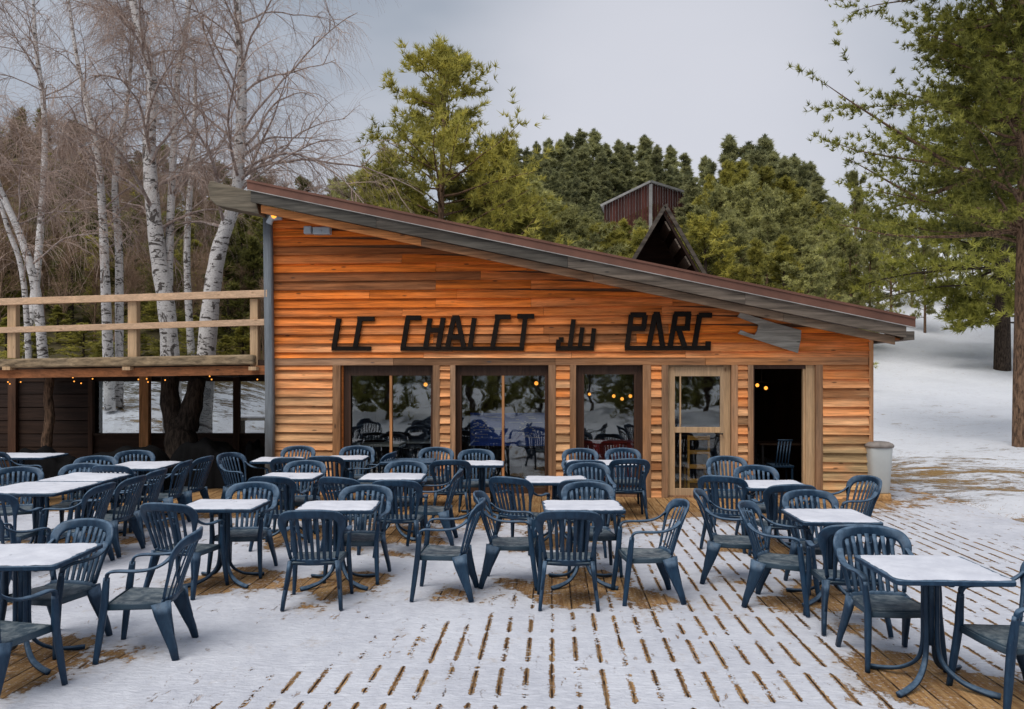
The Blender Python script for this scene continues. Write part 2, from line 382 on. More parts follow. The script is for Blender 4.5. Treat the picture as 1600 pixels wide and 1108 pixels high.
def m_bark(name, c1, c2, sc=(5, 5, 1.2)):
    t = NT(name); v = t.vmath('MULTIPLY', t.coord(), sc); n = t.noise(v, 4, 5, .7, .4)
    return t.done(t.bsdf(t.mix(t.mapr(n, .35, .65), c1, c2), .9, t.bump(n, 1, .04), spec=.2))
M['bark'] = m_bark('pine_bark', (.055, .035, .024), (.27, .165, .105))
M['bark_dark'] = m_bark('dark_bark', (.018, .013, .010), (.09, .065, .05))
def m_birch():
    t = NT('white_birch_bark'); o = t.coord(); z = t.sep(o)[2]
    n = t.noise(t.vmath('MULTIPLY', o, (2.2, 2.2, 7)), 2.0, 4, .65, .6); n2 = t.noise(t.vmath('MULTIPLY', o, (1.2, 1.2, .8)), 2.6, 5, .75, .8); n3 = t.noise(o, 30, 3)
    f = t.math('MAXIMUM', t.mapr(n, .55, .60), t.mapr(n2, .56, .60))
    c = t.mix(t.mapr(n3, .3, .7), (.50, .47, .45), (.68, .65, .63))
    return t.done(t.bsdf(t.mix(t.math('MULTIPLY', f, .92), c, (.045, .033, .026)), .75, t.bump(f, -.5, .01), spec=.3))
M['birch'] = m_birch()
M['limb'] = m_bark('birch_limb_bark', (.24, .16, .13), (.50, .42, .38))
M['twig'] = m_bark('birch_twig_bark', (.30, .21, .17), (.48, .37, .31))
M['thicket'] = m_bark('thicket_twig_bark', (.22, .14, .09), (.42, .29, .20))
M['shed_metal'] = flat('cabin_roof_edge', (.30, .29, .28), .5)
M['banner'] = flat('blue_banner_cloth', (.02, .06, .32), .7)
M['bannerpale'] = flat('banner_pale_marks', (.34, .33, .42), .7)

# ---------------------------------------------------------------- terrain
def hgt(x, y):
    x = np.asarray(x, float); y = np.asarray(y, float)
    yy = np.clip(y-13, 0, None)
    r = np.where(yy < 47, .0035*yy**2, 7.73+.33*(yy-47))
    r = np.where(y > 82, 7.73+.33*22+.06*(y-82), r)
    yl = np.clip(y-17.5, 0, None)
    l = np.where(yl < 7, .33*yl, 2.31+.24*(yl-7))
    l = np.where(y > 75, 2.31+.24*50.5+.02*(y-75), l)
    l = l+np.clip(-x-22, 0, 40)*.28*sm(24, 60, y)
    w = sm(-1, -11, x-.12*np.clip(y-20, 0, 60)*-1*.5) if False else 1-sm(-11, -2, x+.10*np.clip(y-20, 0, 60))
    h = r*(1-w)+l*w
    h = h+(.06+.19*w)*np.sin(x*.23+1)*np.cos(y*.19)*sm(16, 30, y)+.06*np.sin(x*1.1)*np.sin(y*.9+2)*sm(14, 18, y)
    return h
def H(x, y): return float(hgt(x, y))
def axis(a, b, fine0, fine1, step, growth=1.12):
    c = list(np.arange(fine0, fine1+1e-6, step)); s = step; q = fine1
    while q < b: s *= growth; q += s; c.append(q)
    s = step; q = fine0; left = []
    while q > a: s *= growth; q -= s; left.append(q)
    return np.array(left[::-1]+c)
xs = axis(-300, 300, -14, 16, .25); ys = axis(-120, 420, 0, 34, .25)
X, Y = np.meshgrid(xs, ys); Z = hgt(X, Y)
inner = (1-sm(6.05, 6.5, X))*sm(-14.4, -14.1, X)*(1-sm(16.9, 17.3, Y))*sm(-.6, -.2, Y)
Z = Z-.035-.14*inner
Z += (.018*np.sin(X*2.3+Y*1.1)+.014*np.sin(Y*3.1-X*1.7))*(1-inner)*(1-sm(30, 40, Y))
bare = .20+.07*sm(12, 16, Y)*(1-sm(30, 45, Y))+np.zeros_like(X)
bare += .62*np.exp(-((X-7.4)/1.7)**2-((Y-10.6)/.75)**2)
bare += .75*np.exp(-((X-6.3)/.9)**2-((Y-12.9)/.5)**2)
bare += .30*np.exp(-((X-8)/3.5)**2-((Y-15.5)/3.5)**2)+.10*sm(12, 14, Y)*(1-sm(26, 34, Y))*sm(4, 6, X)
wl = 1-sm(-11, -2, X+.10*np.clip(Y-20, 0, 60))
bare += wl*sm(21, 29, Y)*1.0+sm(60, 75, Y)*(1-wl)*.2+.25*wl*sm(17, 20, Y)
green = np.clip(wl*sm(19, 23, Y)*.97, 0, 1)
ny, nx = X.shape
idx = np.arange(nx*ny).reshape(ny, nx)
faces = np.stack([idx[:-1, :-1], idx[:-1, 1:], idx[1:, 1:], idx[1:, :-1]], -1).reshape(-1, 4)
g = link('ground', np_mesh('ground', np.stack([X, Y, Z], -1).reshape(-1, 3), faces, M['ground'], np.stack([bare, green, X*0], -1).reshape(-1, 3), True)); tag(g, kind='structure')

# ---------------------------------------------------------------- tables and chairs (positions)
TABLES = [  # x, y, rz, wx, wy, label
 (2.64, 5.05, -3, .70, .68, 'snow dusted square table at the right front, nearest of the right hand row'),
 (2.76, 6.95, -3, .66, .68, 'snowy table in the right hand row, second from the front'),
 (2.93, 8.98, -2, .72, .68, 'snowy table in front of the open doorway, farthest of the right hand row'),
 (.66, 7.50, 0, .74, .58, 'snow topped table in the middle, ringed by five chairs'),
 (.52, 9.40, 0, .74, .60, 'snowy table behind the middle one, facing the narrow window'),
 (-1.62, 7.48, 2, .72, .56, 'snowy table with a single chair turned away in front, left of the middle'),
 (-2.72, 7.56, 0, .72, .58, 'snowy table in the front row, left of the one with the lone chair in front'),
 (-1.44, 9.68, 0, .76, .60, 'snowy table in the second row, before the first big window'),
 (-2.70, 9.74, 0, .70, .58, 'snowy table in the second row, before the left end of the cladding'),
 (-3.42, 11.7, 4, .68, .60, 'snowy table in the back row, beside the tall grey post'),
 (-2.48, 11.95, 0, .62, .56, 'small snowy table in the back row, under the first big window'),
 (-.42, 11.2, 0, .62, .58, 'snowy table against the second big window'),
 (1.25, 11.25, 0, .98, .60, 'long snowy table against the wall under the narrow window with the red panel'),
 (-1.50, 11.6, 0, .74, .60, 'table with almost no snow against the first big window'),
 (-5.16, 8.72, -2, .92, .92, 'large snow covered table at the left edge, ringed by dark chairs'),
 (-5.12, 9.66, 0, .80, .86, 'snow covered table pushed against the back of the large left one'),
 (-5.06, 10.95, 2, .78, .92, 'snow covered table before the sheltered porch with chairs on its right'),
 (-3.32, 5.42, 3, .78, .70, 'snow topped table cut by the left edge of the photo in the front row'),
 (-7.55, 12.3, 0, 1.1, .70, 'grey topped table at the mouth of the dark porch'),
 (-8.9, 11.9, 0, .9, .70, 'pale topped table at the far left edge by the porch'),
]
CH = [  # x, y, rz(0 faces camera, 90 faces right, -90 left, 180 away), label
 (2.58, 5.50, 0, 'blue plastic armchair facing the camera behind the nearest right hand table'),
 (3.03, 4.78, -84, 'blue plastic armchair cut by the right edge of the photo'),
 (2.60, 6.20, 172, 'blue armchair seen from behind, wedged between the two front right tables'),
 (2.86, 7.38, 2, 'blue armchair facing the camera behind the second right hand table'),
 (2.28, 6.80, 62, 'blue armchair with splayed legs on the left of the second right hand table'),
 (2.08, 7.62, 72, 'blue armchair standing alone left of the right hand row, facing right'),
 (2.45, 9.10, 150, 'dark armchair back at the left corner of the table by the open doorway'),
 (2.92, 10.7, 0, 'pale topped armchair just in front of the glazed door, farthest in the right row'),
 (2.98, 9.55, 0, 'armchair facing the camera before the open doorway'),
 (3.62, 8.70, -78, 'armchair at the right end of the doorway table, its arm reaching left'),
 (2.84, 8.42, 178, 'armchair tucked backwards under the doorway table'),
 (.48, 6.84, 180, 'blue armchair seen squarely from behind, in front of the middle table'),
 (1.20, 7.02, -86, 'armchair right of the middle table in full side view, facing left'),
 (.79, 7.98, 0, 'armchair facing the camera behind the middle table'),
 (-.02, 7.52, 88, 'armchair left of the middle table in side view, facing right'),
 (-.58, 7.12, -92, 'armchair in side view facing left, in the gap left of the middle table'),
 (.10, 9.00, 150, 'armchair turned three quarters away at the left of the table behind the middle one'),
 (.98, 9.85, 0, 'pale topped armchair behind the second middle table'),
 (.78, 8.80, 178, 'armchair seen from behind, pulled in at the second middle table'),
 (1.58, 11.0, 180, 'tall dark armchair back right of the long wall table'),
 (1.70, 11.95, 0, 'pale topped armchair against the wall, right of the narrow window'),
 (1.02, 11.9, 0, 'pale topped armchair against the wall under the left of the narrow window'),
 (.98, 10.8, 180, 'dark armchair back left of the long wall table'),
 (-.82, 10.85, 180, 'dark upright armchair seen from behind before the second big window'),
 (-.52, 11.75, 0, 'pale topped armchair against the glass of the second big window'),
 (-1.18, 12.1, 0, 'pale topped armchair against the strip of cladding between the big windows'),
 (-1.67, 6.86, 183, 'blue armchair seen from behind, alone at the front left of centre'),
 (-1.48, 7.74, -8, 'armchair facing the camera behind the table with the lone chair in front'),
 (-1.22, 8.78, 180, 'dark armchair back in the second row, before the first big window'),
 (-1.80, 9.00, 160, 'dark low armchair back half hidden behind the lone chair and its table'),
 (-1.36, 10.05, 0, 'pale topped armchair behind the second row table by the first big window'),
 (-.92, 9.40, -95, 'dark armchair in side view right of the second row table by the first big window'),
 (-2.64, 9.08, 178, 'dark armchair back between the left front table and the second row'),
 (-2.68, 10.12, 0, 'pale topped armchair behind the second row table at the cladding end'),
 (-3.80, 11.35, 62, 'armchair leaning back at the foot of the tall grey post, facing right'),
 (-3.38, 12.35, 0, 'pale topped armchair against the cladding beside the grey post'),
 (-3.02, 11.15, 180, 'dark armchair back in the third row beside the grey post table'),
 (-2.58, 11.35, 176, 'dark armchair back in front of the small back row table'),
 (-2.42, 12.35, 0, 'pale topped armchair under the left end of the first big window'),
 (-2.04, 11.7, -100, 'armchair in side view under the first big window, facing left'),
 (-2.95, 7.22, 168, 'blue armchair seen from behind at the left of the front row table'),
 (-2.66, 7.95, -4, 'armchair facing the camera at the right of the left front row table'),
 (-2.56, 5.66, -80, 'blue armchair standing clear at the front left in side view, facing left'),
 (-3.30, 5.80, -14, 'armchair facing the camera behind the front table cut by the left edge'),
 (-3.12, 4.82, 165, 'armchair in the bottom left corner, cut by the edge of the photo'),
 (-4.46, 8.20, -96, 'nearest of the dark side view chairs right of the large left table'),
 (-4.42, 8.80, -92, 'second of the dark side view chairs right of the large left table'),
 (-4.46, 9.45, -94, 'third of the dark side view chairs right of the large left table'),
 (-4.55, 10.45, -92, 'nearer side view chair right of the porch front table'),
 (-4.50, 11.05, -96, 'farther side view chair right of the porch front table'),
 (-4.95, 10.20, 175, 'dark armchair back at the near side of the porch front table'),
 (-5.34, 9.78, 8, 'pale topped armchair between the left tables, second from the left edge'),
 (-5.85, 9.40, 20, 'pale topped armchair nearest the left edge behind the large left table'),
 (-5.62, 10.75, 25, 'pale topped armchair at the left of the porch front table'),
 (-5.45, 11.6, 30, 'pale topped armchair behind the porch front table'),
 (-4.98, 7.85, 178, 'armchair seen from behind at the left edge in front of the large left table'),
 (-4.35, 6.9, 160, 'armchair almost wholly outside the left edge, only an arm in view'),
 (-7.15, 11.6, 100, 'armchair in front of the dark porch, left of the black covered furniture'),
 (-7.25, 10.6, 40, 'pale armchair by the left edge, in the middle distance'),
]
# ---------------------------------------------------------------- deck
DR = math.atan(.05)
xs = np.arange(-14.3, 6.35, .07); ys = np.arange(-.5, 17.05, .07)
X, Y = np.meshgrid(xs, ys)          # local coords of the rotated deck
c, s = math.cos(-DR), math.sin(-DR)
WX, WY = X*c-Y*s, X*s+Y*c
bare = .17+np.zeros_like(X)
for (tx, ty, rz, wx, wy, lb) in TABLES[:18]:
    bare += .62*np.exp(-(((WX-tx)/.5)**2+((WY-ty-.02)/.42)**2)**1.3)
for (cx_, cy_, a, lb) in CH:
    bare += .30*np.exp(-(((WX-cx_)/.24)**2+((WY-cy_)/.24)**2)**1.5)
fac_y = 13.3-.062*(WX+4)
bare += 1.0*sm(fac_y-2.5, fac_y-.9, WY)*(1-sm(4.6, 6.2, WX)*.75)*(1-.55*sm(3.3, 4.2, WX)*(1-sm(11.6, 12.2, WY)))
bare += .35*sm(9.2, 10.8, WY)*sm(-6, -1, WX)*(1-sm(1.5, 2.6, WX))
bare = np.maximum(bare, 1.3*sm(12.3, 12.9, WY)*(1-sm(-4.3, -4.0, WX)))
bare += .45*np.exp(-((WX-3.1)/.7)**2-((WY-4.55)/.5)**2)
bare += .25*np.exp(-((WX-1.35)/.5)**2-((WY-6.75)/.3)**2)+.22*np.exp(-((WX-.25)/1.0)**2-((WY-7.1)/.28)**2)
lines = sm(-.4, .5, WX+1.9-.75*np.clip(WY-4.7, 0, 3))*(1-.55*sm(6.2, 7.0, WY)*(1-sm(.7, 1.6, WX)))
lines = lines*(.90+.15*sm(.8, 2.2, WX))
lines *= (1-.25*sm(8, 11, WY))
lines = np.maximum(lines, .30*sm(5.5, 7, WY))
lines *= 1-sm(5.3, 6.1, WX)*.6
bright = 1-.75*sm(13.2, 14.0, WY)*(1-sm(-4.2, -3.9, WX))  # boards under the balcony darkened, porch shade put into their colour
zz = .006*np.sin(WX*1.7+WY)*np.sin(WY*1.3)
zz = zz*(1-sm(12, 12.6, WY))
ny, nx = X.shape; idx = np.arange(nx*ny).reshape(ny, nx)
faces = np.stack([idx[:-1, :-1], idx[:-1, 1:], idx[1:, 1:], idx[1:, :-1]], -1).reshape(-1, 4)
dk = link('snowy_deck', np_mesh('snowy_deck', np.stack([X, Y, zz], -1).reshape(-1, 3), faces, M['deck'], np.stack([np.clip(bare, 0, 1.3), np.clip(lines, 0, 1), bright], -1).reshape(-1, 3), True))
dk.rotation_euler = (0, 0, -DR); tag(dk, kind='structure')

# ---------------------------------------------------------------- chair
def bez(ps, n=10):
    """catmull-rom through points"""
    ps = [Vector(p) for p in ps]; q = [ps[0]*2-ps[1]]+ps+[ps[-1]*2-ps[-2]]; out = []
    for i in range(1, len(q)-2):
        for k in range(n):
            t = k/n; a, b, c_, d = q[i-1:i+3]
            out.append(.5*((2*b)+(c_-a)*t+(2*a-5*b+4*c_-d)*t*t+(3*b-a-3*c_+d)*t**3))
    return out+[ps[-1]]
def back_pt(x, z):      # surface of the backrest: leans back and is concave towards the sitter
    return Vector((x, .195+(z-.42)*.30+(z-.42)**2*.12-1.1*x*x*.9, z))
def make_chair(label):
    t = thing('plastic_armchair', label, 'chair', group='dark blue plastic armchairs on the snowy deck')
    m = MB()
    def seatfn(u, v):
        y = -.245+v*.44; w = .245-.035*v; x = (u*2-1)*w
        z = .425-.012*math.sin(math.pi*u)*math.sin(math.pi*min(1, v*1.1))-.012*v
        if v < .12: z -= (1-v/.12)**2*.03; y += .006
        e = abs(u*2-1)
        if e > .88: z -= ((e-.88)/.12)**2*.02
        return (x, y, z)
    m.grid(seatfn, 14, 14, .012)
    for s_ in (-1, 1): m.sweep([(s_*.238, -.22, .395), (s_*.205, .18, .385)], (.006, .024), 8, up=(0, 0, 1))
    m.sweep([(-.235, -.236, .39), (0, -.245, .385), (.235, -.236, .39)], (.006, .022), 8, up=(0, 0, 1))
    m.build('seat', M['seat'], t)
    m = MB()
    # arch
    side = [(-.205, .44), (-.225, .55), (-.245, .66), (-.262, .735), (-.258, .795), (-.218, .842), (-.12, .862), (0, .868)]
    prof = side+[(-x, z) for x, z in side[-2::-1]]
    pts = bez([back_pt(x, z) for x, z in prof], 4); n = len(pts)
    secs = []
    for p in pts:
        f = sm(.60, .80, p.z); secs.append((.011+.0*f, .016+.027*float(f)))
    ups = [((Vector((0, 0, .60))-Vector((p.x, 0, p.z))).normalized()+Vector((0, -.0, 0))) for p in pts]
    m.sweep(pts, secs, 8, up=[tuple(-u_) for u_ in ups])
    # slats
    for k in range(7):
        x = (k-3)*.054
        ztop = .845-abs(k-3)**2*.0036
        sp = [back_pt(x*.92, .405), back_pt(x*.96, .52), back_pt(x*1.02, .66), back_pt(x*1.08, ztop)]
        m.sweep(bez(sp, 3), (.0165, .006), 6, up=(0, -1, .25))
    m.sweep(bez([back_pt(x, .41) for x in (-.212, -.1, 0, .1, .212)], 3), (.032, .008), 8, up=(0, 1, -.3))
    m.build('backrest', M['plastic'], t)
    for s_ in (-1, 1):
        m = MB()
        ap = bez([(s_*.262, -.215, .60), (s_*.268, -.20, .648), (s_*.276, -.14, .664), (s_*.284, -.02, .662), (s_*.282, .09, .672), (s_*.272, .17, .705), (s_*.257, .225, .752)], 4)
        nn = len(ap)
        m.sweep(ap, [(.026 if i > 4 else .020+.0015*i, .0105) for i in range(nn)], 8, up=[(0, -1, .2) if i < 3 else (0, -.35, 1) if i < 6 else (0, 0, 1) if i < nn-6 else (s_*.35*(i-nn+7)/6, -.2, 1) for i in range(nn)])
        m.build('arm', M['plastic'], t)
        m = MB()
        lp = bez([(s_*.262, -.213, .615), (s_*.256, -.225, .50), (s_*.25, -.235, .40), (s_*.262, -.262, .18), (s_*.275, -.285, 0)], 4); nn = len(lp)
        m.sweep(lp, [(.0155+.008*math.sin(math.pi*min(1, i/(nn*.9))), .021+.006*math.sin(math.pi*i/nn)-.004*(i/nn)) for i in range(nn)], 8, up=(0, 1, 0))
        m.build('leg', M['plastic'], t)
        m = MB()
        lp = [(s_*.212, .135, .41), (s_*.222, .155, .32), (s_*.236, .195, .20), (s_*.250, .235, .09), (s_*.258, .258, 0)]
        m.sweep(lp, [(.020, .066), (.020, .056), (.019, .042), (.018, .031), (.017, .024)], 8, up=(0, 1, .1))
        m.sweep([(s_*.207, .19, .425), (s_*.215, .20, .33), (s_*.24, .235, .18)], [(.014, .02), (.013, .018), (.01, .01)], 8, up=(0, 1, .1))
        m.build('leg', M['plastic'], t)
    return t
chair0 = None
for i, (x, y, a, lb) in enumerate(CH):
    if chair0 is None: chair0 = make_chair(lb); chair0.scale = (CHS, .95, .935); chair0.location = (x, y, .004); chair0.rotation_euler.z = R(a)
    else: dup(chair0, (x, y, .004), R(a+((i*37) % 7-3)*1.2), label=lb)

def make_table(wx, wy, label, snow=True, feet=True):
    t = thing('cafe_table', label, 'table', group='square pedestal tables on the snowy deck')
    m = MB(); r = .03
    pts = []
    for (sx, sy, a0) in ((1, 1, 0), (-1, 1, 90), (-1, -1, 180), (1, -1, 270)):
        for k in range(4):
            a = R(a0+k*30); pts.append((sx*(wx/2-r)+r*math.cos(a), sy*(wy/2-r)+r*math.sin(a)))
    n = len(pts)
    def ring(sc, z): return [(x*sc, y*sc, z) for x, y in pts]
    vs = ring(.985, .695)+ring(1, .70)+ring(1, .722)+ring(.99, .728); fs = [tuple(range(n-1, -1, -1)), tuple(range(3*n, 4*n))]
    for q in range(3): fs += [(q*n+k, q*n+(k+1) % n, (q+1)*n+(k+1) % n, (q+1)*n+k) for k in range(n)]
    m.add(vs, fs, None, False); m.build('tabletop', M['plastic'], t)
    if snow:
        rng = np.random.RandomState(int(wx*100+wy*977)); K = 22
        U, V_ = np.meshgrid(np.linspace(-1, 1, K), np.linspace(-1, 1, K))
        ex = .965+.012*rng.randn(K, K); 
        lump = sum(np.sin(U*q1+V_*q2+q3) for q1, q2, q3 in zip(rng.uniform(2, 9, 6), rng.uniform(2, 9, 6), rng.uniform(0, 6, 6)))/6
        ex = .955+.03*sum(np.sin(U*q1+V_*q2) for q1, q2 in zip(rng.uniform(4, 14, 4), rng.uniform(4, 14, 4)))/4+.008*rng.randn(K, K)
        hz = .729+(.014+.007*lump)*(1-np.maximum(np.abs(U), np.abs(V_))**10)+.0012*rng.randn(K, K)
        edge = (np.maximum(np.abs(U), np.abs(V_)) > .99)
        XX = U*wx/2*np.where(edge, ex, .965); YY = V_*wy/2*np.where(edge, ex, .965)
        rr = np.clip(np.hypot(U, V_)-1.30, 0, 1); XX *= 1-rr*.35; YY *= 1-rr*.35
        ii = np.arange(K*K).reshape(K, K); fc = np.stack([ii[:-1, :-1], ii[:-1, 1:], ii[1:, 1:], ii[1:, :-1]], -1).reshape(-1, 4)
        link('snow_cover', np_mesh('snow_cover', np.stack([XX, YY, hz], -1).reshape(-1, 3), fc, M['tsnow'], None, True), t)
    m = MB()
    m.sweep([(-wx*.40, 0, .685), (wx*.40, 0, .685)], (.02, .010)); m.sweep([(0, -wy*.40, .683), (0, wy*.40, .683)], (.02, .011))
    m.sweep([(0, 0, .69), (0, 0, .24)], (.022, .022), up=(0, 1, 0))
    m.build('pedestal', M['plastic'], t)
    for sx in (-1, 1):
        for sy in (-1, 1):
            m = MB()
            lp = bez([(sx*.034, sy*.022, .68), (sx*.034, sy*.022, .45), (sx*.036, sy*.026, .24), (sx*.06, sy*.05, .13), (sx*.13, sy*.12, .055), (sx*.22, sy*.19, .024), (sx*.30, sy*.245, .014)], 4)
            nn = len(lp); m.sweep(lp, [(.012+.008*min(1, i/nn*1.3), .013) for i in range(nn)], 8, up=(sx*.3, sy*.3, 1) if False else (sx, sy, .05))
            m.build('leg', M['plastic'], t)
    return t
for (x, y, a, wx, wy, lb) in TABLES:
    t = make_table(wx, wy, lb, snow=('almost no snow' not in lb))
    t.location = (x, y, .004); t.rotation_euler.z = R(a)

# ---------------------------------------------------------------- chalet
A = Vector((-3.99, 13.3)); B = Vector((5.67, 12.7)); T = (B-A).normalized(); RZ = math.atan2(T.y, T.x); N = Vector((-T.y, T.x))
def fs(px, off=0.0):
    o = A+N*off; k = (px-CX)/F
    return (k*o.y-o.x)/(T.x-k*T.y)
def fl(px, py, off=0.0):
    s_ = fs(px, off); Y_ = (A+N*off+T*s_).y
    return s_, EYE-(py-HY)/F*Y_
chalet = thing('chalet', 'orange wood clad cafe chalet with a long roof sloping down to the right', 'building', (A.x, A.y, 0), RZ)
LW = fs(1358); roofL = fl(388, 283, -.6); roofR = fl(1428, 497, -.6)
slope = (roofR[1]-roofL[1])/(roofR[0]-roofL[0])
def ztop(x): return roofL[1]+slope*(x-roofL[0])
def zwall(x): return ztop(x)-.40
def opening(pxl, pxr, pyt, zb=.02): return (fs(pxl), fs(pxr), fl((pxl+pxr)/2, pyt)[1], zb)
OPS = {'w1': opening(533, 677, 571), 'w2': opening(712, 857, 571), 'w3': opening(900, 1004, 571), 'd': opening(1043, 1142, 571), 'o': opening(1176, 1273, 571)}
ZL = OPS['w1'][2]; 
for k in OPS: OPS[k] = (OPS[k][0], OPS[k][1], ZL, .02)
LIN = .125; CS = {'w1': (.13, .115), 'w2': (.085, .12), 'w3': (.10, .13), 'd': (.10, .10), 'o': (.085, .11)}
m = MB(); pitch = .1465; z = .01; rnd = random.Random(3)
course = 0
while z < 4.7:
    z1 = z+pitch
    gaps = []
    if z < ZL:
        for k, (a, b, zt, zb) in OPS.items(): gaps.append((a-CS[k][0], b+CS[k][1]))
    if z < ZL+LIN and z1 > ZL+.03: z0_ = max(z, ZL+LIN) if z1 > ZL+LIN else None
    spans = []; x = 0.0
    for a, b in gaps: spans.append((x, a)); x = b
    spans.append((x, LW))
    zz0, zz1 = z, z1
    if zz0 < ZL and zz1 > ZL: zz1 = ZL+.002
    if ZL <= zz0 < ZL+LIN: zz0 = ZL+LIN
    if zz1-zz0 > .02:
        for a, b in spans:
            cuts = [a]
            if b-a > 2.2:
                q = a
                while True:
                    q += rnd.uniform(1.4, 3.6)
                    if z > 2.9 and course % 2 and abs(q-2.75) < .8: q = 2.75
                    if q > b-.6: break
                    cuts.append(q)
            cuts.append(b)
            for c0, c1 in zip(cuts[:-1], cuts[1:]):
                c0 += .002; c1 -= .002
                xi = c1
                # clip under the roof line
                xa = roofL[0]+(zz0-roofL[1]+.36)/slope if slope else c1
                if xa < c0: continue
                c1 = min(c1, xa)
                zr0, zr1 = min(zz1, ztop(c0)-.30), min(zz1, max(ztop(c1)-.30, zz0+.005))
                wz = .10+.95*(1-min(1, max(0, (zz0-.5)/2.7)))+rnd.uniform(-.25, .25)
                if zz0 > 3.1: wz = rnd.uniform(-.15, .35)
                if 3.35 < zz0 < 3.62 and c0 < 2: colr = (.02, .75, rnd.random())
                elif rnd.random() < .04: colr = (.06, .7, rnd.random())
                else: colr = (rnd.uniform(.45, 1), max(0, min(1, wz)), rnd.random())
                fb = -.064+rnd.uniform(-.008, .006); ft = -.014
                h_ = zz1-zz0; lt = fb+(ft-fb)*(zr0-zz0)/h_; rt = fb+(ft-fb)*(zr1-zz0)/h_
                sag = rnd.uniform(-.007, .007)
                vs = [(c0, fb, zz0-.006), (c1, fb, zz0-.006+sag), (c1, rt, zr1), (c0, lt, zr0), (c0, .0, zz0-.006), (c1, .0, zz0-.006+sag), (c1, .0, zr1), (c0, .0, zr0)]
                m.add(vs, [(0, 1, 2, 3), (4, 7, 6, 5), (0, 4, 5, 1), (3, 2, 6, 7), (0, 3, 7, 4), (1, 5, 6, 2)], colr)
    z = z1; course += 1
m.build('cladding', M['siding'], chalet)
# shell behind cladding, with openings
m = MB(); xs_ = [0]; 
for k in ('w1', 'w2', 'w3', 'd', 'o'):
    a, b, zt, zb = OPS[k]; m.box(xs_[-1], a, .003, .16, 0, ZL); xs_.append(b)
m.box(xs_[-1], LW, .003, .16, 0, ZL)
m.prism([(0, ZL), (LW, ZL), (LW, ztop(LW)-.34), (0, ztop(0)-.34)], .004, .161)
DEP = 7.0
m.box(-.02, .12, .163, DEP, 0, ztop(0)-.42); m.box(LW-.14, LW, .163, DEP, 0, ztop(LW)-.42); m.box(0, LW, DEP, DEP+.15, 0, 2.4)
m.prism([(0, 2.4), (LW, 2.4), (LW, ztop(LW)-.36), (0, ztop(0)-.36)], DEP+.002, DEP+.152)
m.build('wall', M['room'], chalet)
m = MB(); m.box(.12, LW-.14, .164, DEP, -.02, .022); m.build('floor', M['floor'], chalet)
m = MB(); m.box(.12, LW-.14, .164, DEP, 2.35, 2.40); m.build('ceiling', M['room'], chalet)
# lintel band
m = MB(); xx = 0.04
for x1 in (2.05, 4.7, 7.1, LW-.03): m.box(xx, x1, -.05, -.001, ZL+.002, ZL+LIN, (rnd.random(), rnd.uniform(.2, .9), rnd.random())); xx = x1+.006
m.build('lintel', M['casing_h'], chalet)
m = MB(); m.box(LW-.02, LW+.045, -.06, .02, 0, ztop(LW)-.38, (.9, .2, .3)); m.build('corner_trim', M['casing'], chalet)
# roof
rx0, rx1 = roofL[0], roofR[0]
def strip(mb, d0, d1, y0, y1, x0=rx0, x1=rx1, n=12, c=None, wave=.0):
    for i in range(n if wave else 1):
        k = n if wave else 1
        a = x0+(x1-x0)*i/k; b = x0+(x1-x0)*(i+1)/k
        mb.prism([(a, ztop(a)-d1), (b, ztop(b)-d1), (b, ztop(b)-d0), (a, ztop(a)-d0)], y0, y1, c)
m = MB(); strip(m, 0, .02, -.66, DEP+.5); m.build('roof', M['roofsheet'], chalet)
m = MB(); strip(m, .021, .145, -.655, -.635); strip(m, -.012, .022, -.672, -.64); m.build('roof_edge', M['rust'], chalet)
m = MB(); strip(m, .144, .154, -.668, -.60); m.build('drip_edge', M['drip'], chalet)
m = MB(); 
cut = [rx0+.05, 1.9, 4.9, 7.6, rx1-.12]
for a, b in zip(cut[:-1], cut[1:]): strip(m, .155, .325, -.63+rnd.uniform(-.004, .004), -.58, a+.002, b-.002, c=(rnd.random(), rnd.random(), rnd.random()))
m.build('fascia_board', M['grey_h'], chalet)
m = MB(); cut = [rx0+.18, 2.6, 5.3, 8.2, rx1-.25]
for i, (a, b) in enumerate(zip(cut[:-1], cut[1:])): strip(m, .328, .452, -.54, -.49, a+.002, b-.002, c=(.8 if i == 0 else .5, (0, .75, .95, .8)[i], rnd.random()))
m.build('barge_board', M['tan_h'], chalet)
m = MB(); 
for i in range(5):
    y0 = -.488+i*.1; strip(m, .335+.001*i, .36, y0, y0+.097, rx0+.2, rx1-.15)
m.build('soffit', M['soffit'], chalet)
m = MB(); s0, z0 = fl(1412, 505, -.55); m.box(rx1-.16, rx1+.0, -.62, DEP*.9, ztop(rx1)-.33, ztop(rx1)-.20); m.build('gutter', M['grey_h'], chalet)
# trough board sticking out at the upper left
m = MB(); pl = [fl(*q, -.45) for q in ((330, 312), (340, 322), (407, 336), (402, 318), (393, 300), (330, 283), (326, 292))]
m.prism(pl, -.50, -.16, (.6, .2, .4))
m.build('overhanging_beam', M['trough'], chalet, bevel=.012)
